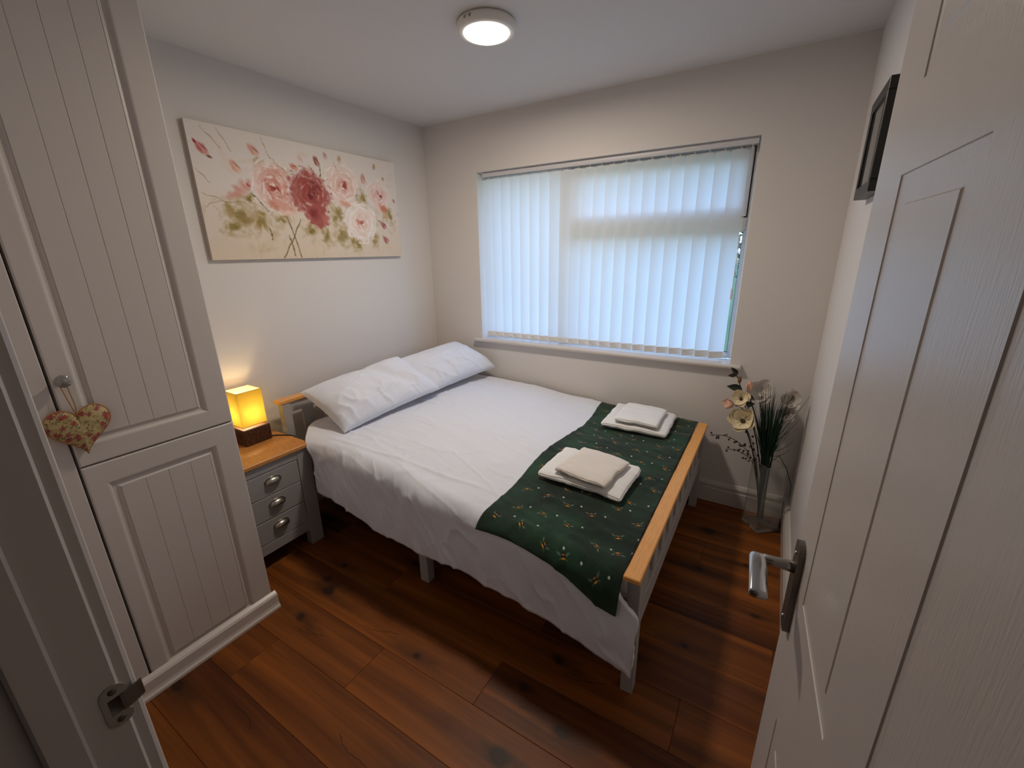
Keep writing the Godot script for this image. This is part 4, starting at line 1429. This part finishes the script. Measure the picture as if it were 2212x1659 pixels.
func picture() -> void:
	var t := thing("picture_frame", Vector3(XR - 0.02, 1.66, 0.6), "deep black picture frame on the right wall", "picture frame")
	var x0 := XR - 0.038
	var y0 := 1.648
	var y1 := 1.947
	var z0 := 0.555
	var z1 := 0.865
	var mb := MB.new()
	var wd := 0.034
	for s in [[Vector3(x0, y0, z0), Vector3(XR - 0.001, y0 + wd, z1)], [Vector3(x0, y1 - wd, z0), Vector3(XR - 0.001, y1, z1)], [Vector3(x0, y0 + wd, z0), Vector3(XR - 0.001, y1 - wd, z0 + wd)], [Vector3(x0, y0 + wd, z1 - wd), Vector3(XR - 0.001, y1 - wd, z1)]]:
		mb.span(s[0], s[1], 0.0015)
	put(mb, "frame", M.black_frame, t)
	mb = MB.new()
	mb.span(Vector3(XR - 0.012, y0 + wd, z0 + wd), Vector3(XR - 0.008, y1 - wd, z1 - wd), 0.0)
	put(mb, "backing", M.black_print, t)
	mb = MB.new()
	mb.quad(Vector3(x0 + 0.006, y0 + wd, z0 + wd), Vector3(x0 + 0.006, y0 + wd, z1 - wd), Vector3(x0 + 0.006, y1 - wd, z1 - wd), Vector3(x0 + 0.006, y1 - wd, z0 + wd))
	put(mb, "pane", M.glass, t)

# ---------------------------------------------------------------- vase and flowers
func petal(mb: MB, o: Vector3, dir: Vector3, up: Vector3, ln: float, wd: float, cup: float, tip := 1.6) -> void:   # a cupped petal or leaf: dir is its axis, up the side it is hollow to
	dir = dir.normalized()
	var side := dir.cross(up).normalized()
	up = side.cross(dir).normalized()
	mb.sheet(6, 8, func(a, b):
		var w: float = wd * pow(sin(PI * clampf(pow(b, 0.75), 0.02, 0.985)), 1.0 / tip)
		var s: float = 2.0 * a - 1.0
		var lift: float = cup * ln * b * b + 0.25 * w * s * s
		return o + dir * ln * b * (1.0 - 0.15 * cup * b) + side * w * s * 0.5 + up * lift, 0.0008)

func bloom(parent: Node, c: Vector3, face: Vector3, r: float, n: int, m: Material, cup: float, heart_ := true) -> void:
	face = face.normalized()
	var a := face.cross(Vector3.UP if absf(face.y) < 0.9 else Vector3.RIGHT).normalized()
	var b := face.cross(a)
	for k in n:
		var th := TAU * k / n + (0.35 if k % 2 else 0.0)
		var d := a * cos(th) + b * sin(th)
		var mb := MB.new()
		petal(mb, c + d * r * 0.06 - face * (0.006 if k % 2 else 0.0), d + face * (0.25 + (0.25 if k % 2 else 0.0)), face, r * rng.randf_range(0.92, 1.1), r * 0.98, cup, 2.4)
		put(mb, "petal", m, parent)
	if heart_:
		var mb := MB.new()
		mb.ball(c + face * r * 0.14, Vector3.ONE * r * 0.17, 10)
		put(mb, "flower_heart", M.stamen, parent)

func stem_path(a: Vector3, b: Vector3, bow: Vector3, n := 7) -> Array:
	var p := []
	for k in n + 1:
		var t := float(k) / n
		p.append(a.lerp(b, t) + bow * 4.0 * t * (1.0 - t))
	return p

func vase() -> void:
	var c := Vector3(2.418, 0, 0.143)
	var hd := 0.088
	var turn := 0.12
	var corner := func(k: int, s: float, y: float) -> Vector3:
		var th := turn + TAU * k / 4.0
		return c + Vector3(cos(th) * s, y, sin(th) * s)
	var t := thing("glass_vase", c, "tall clear square glass vase on the floor in the corner", "vase")
	var mb := MB.new()
	var y1 := 0.39
	for k in 4:   # outside, rim and inside of the walls, one wall after the other
		var l := (k + 1) % 4
		var mid := c + Vector3.UP * 0.2
		mb.oquad(corner.call(k, hd, 0.018), corner.call(l, hd, 0.018), corner.call(l, hd * 0.93, y1), corner.call(k, hd * 0.93, y1), mid)
		var a: Vector3 = corner.call(k, hd * 0.95, 0.018)
		var b: Vector3 = corner.call(l, hd * 0.95, 0.018)
		var d: Vector3 = corner.call(l, hd * 0.88, y1)
		var e: Vector3 = corner.call(k, hd * 0.88, y1)
		mb.oquad(a, b, d, e, (a + b + d + e) / 4.0 * 2.0 - mid)
		mb.oquad(corner.call(k, hd * 0.93, y1), corner.call(l, hd * 0.93, y1), d, e, c)
	put(mb, "wall", M.vase_pane, t)
	mb = MB.new()
	for k in 4:
		var l := (k + 1) % 4
		mb.oquad(corner.call(k, hd, 0.001), corner.call(l, hd, 0.001), corner.call(l, hd, 0.0178), corner.call(k, hd, 0.0178), c + Vector3.UP * 0.01)
	for y in [0.001, 0.0178]:
		mb.oquad(corner.call(0, hd, y), corner.call(1, hd, y), corner.call(2, hd, y), corner.call(3, hd, y), c + Vector3.UP * 0.01)
	put(mb, "base", M.vase_glass, t, "thick glass base")
	mb = MB.new()
	for k in 4:
		mb.tube([corner.call(k, hd * 0.985, 0.018), corner.call(k, hd * 0.915, y1)], 0.0026, 8)
	for k in 4:
		mb.tube([corner.call(k, hd * 0.905, y1), corner.call((k + 1) % 4, hd * 0.905, y1)], 0.0024, 8)
	put(mb, "edge", M.vase_glass, t)
	rng.seed = 41
	var foot := Vector3(2.418, 0.035, 0.143)
	var eye := Vector3(2.3, 1.4, 2.4)
	# magnolia sprays
	var s := thing("magnolia_stem", foot, "artificial magnolia spray with a large open cream flower, leaning left in the glass vase", "flower", "flowers in the glass vase")
	mb = MB.new()
	mb.tube(stem_path(foot + Vector3(-0.01, 0, 0.01), Vector3(2.268, 0.60, 0.185), Vector3(0.02, 0.03, 0)), 0.0035, 8)
	put(mb, "stem", M.stem_dark, s)
	bloom(s, Vector3(2.262, 0.622, 0.205), Vector3(-0.15, 0.55, 1.0), 0.074, 9, M.petal, 0.34)
	mb = MB.new(); petal(mb, Vector3(2.275, 0.575, 0.18), Vector3(0.3, 0.15, 0.5), Vector3.UP, 0.06, 0.035, 0.1, 1.1)
	put(mb, "leaf", M.petal, s)
	s = thing("magnolia_stem", foot, "tall artificial magnolia spray with dark leaves and a closed bud at its tip", "flower", "flowers in the glass vase")
	mb = MB.new()
	mb.tube(stem_path(foot + Vector3(0, 0, -0.01), Vector3(2.222, 0.80, 0.16), Vector3(0.03, 0.04, 0)), 0.0032, 8)
	mb.tube(stem_path(Vector3(2.222, 0.80, 0.16), Vector3(2.187, 0.872, 0.165), Vector3(0.006, 0, 0), 4), 0.0024, 8)
	put(mb, "stem", M.stem_dark, s)
	for lf in [[2.205, 0.86, -0.7, 0.75, 0.055, 0.022], [2.198, 0.855, -0.9, -0.15, 0.04, 0.02], [2.232, 0.785, -1.0, 0.12, 0.075, 0.036], [2.238, 0.765, -0.7, -0.45, 0.06, 0.03], [2.252, 0.755, 0.8, -0.3, 0.055, 0.03], [2.262, 0.70, 0.7, 0.3, 0.05, 0.03]]:
		mb = MB.new(); petal(mb, Vector3(lf[0], lf[1], 0.165), Vector3(lf[2], lf[3], 0.25), Vector3(0, 0.4, 1), lf[4], lf[5], 0.12, 1.0)
		put(mb, "leaf", M.leaf_dark, s)
	mb = MB.new(); mb.ball(Vector3(2.217, 0.832, 0.165), Vector3(0.010, 0.02, 0.010), 10)
	put(mb, "bud", M.tan_twig, s)
	s = thing("magnolia_stem", foot, "artificial magnolia spray with a pink-tipped bud and two half-open cream flowers", "flower", "flowers in the glass vase")
	mb = MB.new()
	mb.tube(stem_path(foot + Vector3(0.01, 0, 0), Vector3(2.262, 0.77, 0.16), Vector3(0.03, 0.03, 0)), 0.003, 8)
	mb.tube(stem_path(Vector3(2.30, 0.60, 0.17), Vector3(2.238, 0.735, 0.19), Vector3(0.008, 0, 0), 4), 0.0024, 8)
	mb.tube(stem_path(Vector3(2.28, 0.655, 0.175), Vector3(2.215, 0.70, 0.2), Vector3(0.0, 0.008, 0), 4), 0.0022, 8)
	put(mb, "stem", M.stem_dark, s)
	for k in 5:
		var th := TAU * k / 5.0
		mb = MB.new(); petal(mb, Vector3(2.265, 0.775, 0.17), Vector3(cos(th) * 0.28, 1.0, sin(th) * 0.28), Vector3(-cos(th), 0, -sin(th)), 0.062, 0.036, 0.16, 1.2)
		put(mb, "petal", M.petal_pink, s)
	bloom(s, Vector3(2.238, 0.74, 0.20), Vector3(-0.1, 0.5, 1.0), 0.052, 7, M.petal, 0.4)
	bloom(s, Vector3(2.205, 0.702, 0.205), Vector3(-1.0, 0.2, 0.5), 0.04, 5, M.petal_pink, 0.8, false)
	# sheer flowers
	s = thing("sheer_flower_stem", foot, "artificial sheer grey-white flower standing behind the magnolias", "flower", "flowers in the glass vase")
	mb = MB.new(); mb.tube(stem_path(foot + Vector3(0.0, 0, -0.02), Vector3(2.315, 0.74, 0.10), Vector3(0.02, 0.03, -0.01)), 0.0026, 8)
	put(mb, "stem", M.stem_dark, s)
	bloom(s, Vector3(2.315, 0.755, 0.105), Vector3(0.1, 0.6, 1.0), 0.078, 6, M.petal_sheer, 0.35, false)
	for spot in [[2.455, 0.735, 0.10, 0.062, "sheer grey-white flower high on the right of the bouquet"], [2.445, 0.665, 0.125, 0.056, "sheer grey-white flower low on the right of the bouquet"]]:
		s = thing("sheer_flower_stem", foot, "artificial " + spot[4], "flower", "flowers in the glass vase")
		var p := Vector3(spot[0], spot[1], spot[2])
		mb = MB.new(); mb.tube(stem_path(foot + Vector3(0.012, 0, -0.012), p, Vector3(-0.02, 0.0, 0)), 0.0024, 8)
		put(mb, "stem", M.stem_dark, s)
		bloom(s, p, Vector3(0.1, 0.5, 1.0), spot[3], 6, M.petal_sheer, 0.5, false)
		mb = MB.new()
		for k in 5:
			var q := p + Vector3(rng.randf_range(-0.02, 0.05), rng.randf_range(0.03, 0.07), 0.0)
			mb.tube(stem_path(p, q, Vector3(0.012, 0.012, 0), 6), 0.0009, 5)
		put(mb, "tendrils", M.tan_twig, s)
	# grass
	s = thing("grass_bunch", foot, "dense bunch of dark green artificial grass in the middle of the vase", "grass", "")
	mb = MB.new()
	for k in 150:
		var th := rng.randf() * TAU
		var rad := sqrt(rng.randf())
		var neck := Vector3(2.392 + cos(th) * 0.020 * rad, 0.42, 0.155 + sin(th) * 0.02 * rad)
		var top := Vector3(2.385 + cos(th) * 0.068 * rad, rng.randf_range(0.62, 0.845) - 0.05 * rad, 0.165 + sin(th) * 0.055 * rad)
		var b0 := Vector3(2.412 + cos(th) * 0.012 * rad, 0.05, 0.145 + sin(th) * 0.012 * rad)
		var bend := Vector3(cos(th), 0.0, sin(th)) * rng.randf_range(-0.01, 0.03)
		mb.tube([b0, b0.lerp(neck, 0.5), neck, neck.lerp(top, 0.5) + bend * 0.3, top + bend], [0.0014, 0.0016, 0.0021, 0.0017, 0.0004], 4, false)
	var bl := put(mb, "blades", M.grass_blade, s)
	bl.set_meta("kind", "stuff")
	for q in [[2.40, 0.50, 2.53, 0.80, 0.012], [2.41, 0.46, 2.475, 0.60, 0.03], [2.41, 0.47, 2.50, 0.555, 0.03], [2.40, 0.5, 2.505, 0.67, 0.02], [2.41, 0.44, 2.49, 0.50, 0.02]]:
		mb = MB.new()
		mb.tube(stem_path(Vector3(q[0], q[1], 0.17), Vector3(q[2], q[3], 0.18), Vector3(0, -q[4] * 0.5, 0.01), 6), [0.0018, 0.0018, 0.0017, 0.0015, 0.0013, 0.001, 0.0006], 5)
		put(mb, "long_blade", M.grass_blade, s)
	mb = MB.new()
	mb.tube([Vector3(2.41, 0.40, 0.17), Vector3(2.45, 0.455, 0.18), Vector3(2.49, 0.40, 0.2), Vector3(2.522, 0.315, 0.2), Vector3(2.525, 0.26, 0.2), Vector3(2.52, 0.2, 0.2)], [0.0018, 0.0026, 0.0026, 0.002, 0.0012, 0.0006], 5)
	put(mb, "long_blade", M.grass_blade, s)
	# berries
	for q in [[2.335, 0.40, 2.115, 0.505, 0.085, 20, "long spray of dark red berries reaching left over the foot of the bed"], [2.345, 0.37, 2.20, 0.44, 0.05, 12, "shorter spray of dark red berries hanging lowest on the left"], [2.36, 0.36, 2.285, 0.575, 0.01, 12, "upright spray of dark red berries beside the grass"]]:
		s = thing("berry_spray", foot, q[6], "berries", "berry sprays in the glass vase")
		var p0 := Vector3(q[0], q[1], 0.17)
		var p1 := Vector3(q[2], q[3], 0.19)
		var pts := stem_path(p0, p1, Vector3(0.01, q[4] * 0.6, 0.01), 10)
		mb = MB.new()
		mb.tube(stem_path(foot + Vector3(-0.012, 0, 0.012), p0, Vector3(0.01, 0, 0), 5) + pts.slice(1), 0.0016, 6)
		put(mb, "stem", M.stem_dark, s)
		for k in q[5]:
			var at: Vector3 = pts[2 + k % 9] + Vector3(rng.randf_range(-0.014, 0.014), rng.randf_range(-0.02, 0.018), rng.randf_range(-0.012, 0.012))
			mb = MB.new()
			mb.ball(at, Vector3.ONE * rng.randf_range(0.0045, 0.0062), 8)
			mb.tube([at, pts[2 + k % 9]], 0.0006, 4)
			put(mb, "berry", M.berry, s)

# ---------------------------------------------------------------- heart on the wardrobe knob
func heart() -> void:
	var c := Vector3(0.6195, 1.008, 2.282)
	var t := thing("heart_ornament", Vector3(0.62, 0.933, 2.282), "padded floral heart hanging by twine from the wardrobe knob", "ornament")
	var shape := func(th: float) -> Vector2:
		var x := 16.0 * pow(sin(th), 3.0)
		var y := 13.0 * cos(th) - 5.0 * cos(2.0 * th) - 2.0 * cos(3.0 * th) - cos(4.0 * th)
		return Vector2(x * 0.00455, (y + 2.2) * 0.0050)
	var mb := MB.new()
	for side in [1.0, -1.0]:
		var n0 := mb.v.size()
		var nr := 10
		var ns := 72
		for r in nr + 1:
			var f := float(r) / nr
			for k in ns:
				var q: Vector2 = shape.call(TAU * k / ns) * f
				var p := c + Vector3(side * 0.0135 * pow(1.0 - f * f, 0.5), q.y, -q.x)
				mb.add(p, Vector2(q.x / 0.16 + 0.5, 0.5 - q.y / 0.16))
		for r in nr:
			for k in ns:
				var a := n0 + r * ns + k
				var b := n0 + r * ns + (k + 1) % ns
				if side < 0.0:
					mb.tri(a, b, a + ns); mb.tri(b, b + ns, a + ns)
				else:
					mb.tri(a, a + ns, b); mb.tri(b, a + ns, b + ns)
	put(mb, "body", M.heart_print, t)
	mb = MB.new()
	var rim := []
	for k in 73:
		var q: Vector2 = shape.call(TAU * k / 72.0)
		rim.append(c + Vector3(0, q.y, -q.x) * 1.0)
	mb.tube(rim, 0.0016, 6, false)
	put(mb, "piping", M.twine, t)
	mb = MB.new()
	var top := c + Vector3(0.002, 0.046, 0)
	for s in [-1.0, 1.0]:
		mb.tube([top, top + Vector3(0.002, 0.03, 0.004 * s), Vector3(0.6165, 1.148, 2.287 + 0.007 * s), Vector3(0.6165, 1.163, 2.287 + 0.0105 * s), Vector3(0.6165, 1.1745, 2.287 + 0.003 * s), Vector3(0.6165, 1.1755, 2.287)], 0.0013, 6)
	put(mb, "twine", M.twine, t)

# ---------------------------------------------------------------- outside the window
func outside() -> void:
	var mb := MB.new()
	mb.span(Vector3(-30, -0.4, -60), Vector3(30, -0.2, -0.3), 0.0)
	struct(mb, "lawn", M.lawn, "garden lawn outside the window")
	rng.seed = 60
	for q in [[1.2, -9.0, 1.5, 3.2, "round green garden tree seen through the gap beside the blind"], [-4.0, -12.0, 1.8, 3.8, "green garden tree far left behind the blind"]]:
		var t := thing("garden_tree", Vector3(q[0], -0.2, q[1]), q[4], "tree")
		mb = MB.new()
		mb.tube([Vector3(q[0], -0.2, q[1]), Vector3(q[0] + 0.05, 1.0, q[1]), Vector3(q[0], q[3] * 0.7, q[1])], [0.14, 0.1, 0.05], 10)
		put(mb, "trunk", M.bark, t)
		mb = MB.new()
		for k in 900:
			var d := Vector3(rng.randfn(), rng.randfn(), rng.randfn()).normalized() * pow(rng.randf(), 0.4)
			var p := Vector3(q[0], q[3] * 0.62, q[1]) + d * Vector3(q[2], q[2] * 0.85, q[2])
			var a := Vector3(rng.randfn(), rng.randfn(), rng.randfn()).normalized()
			var b := a.cross(Vector3(rng.randfn(), rng.randfn(), 0.3)).normalized()
			mb.quad(p - a * 0.09, p + b * 0.04, p + a * 0.09, p - b * 0.04)
		var f := put(mb, "foliage", M.tree_leaf, t)
		f.set_meta("kind", "stuff")
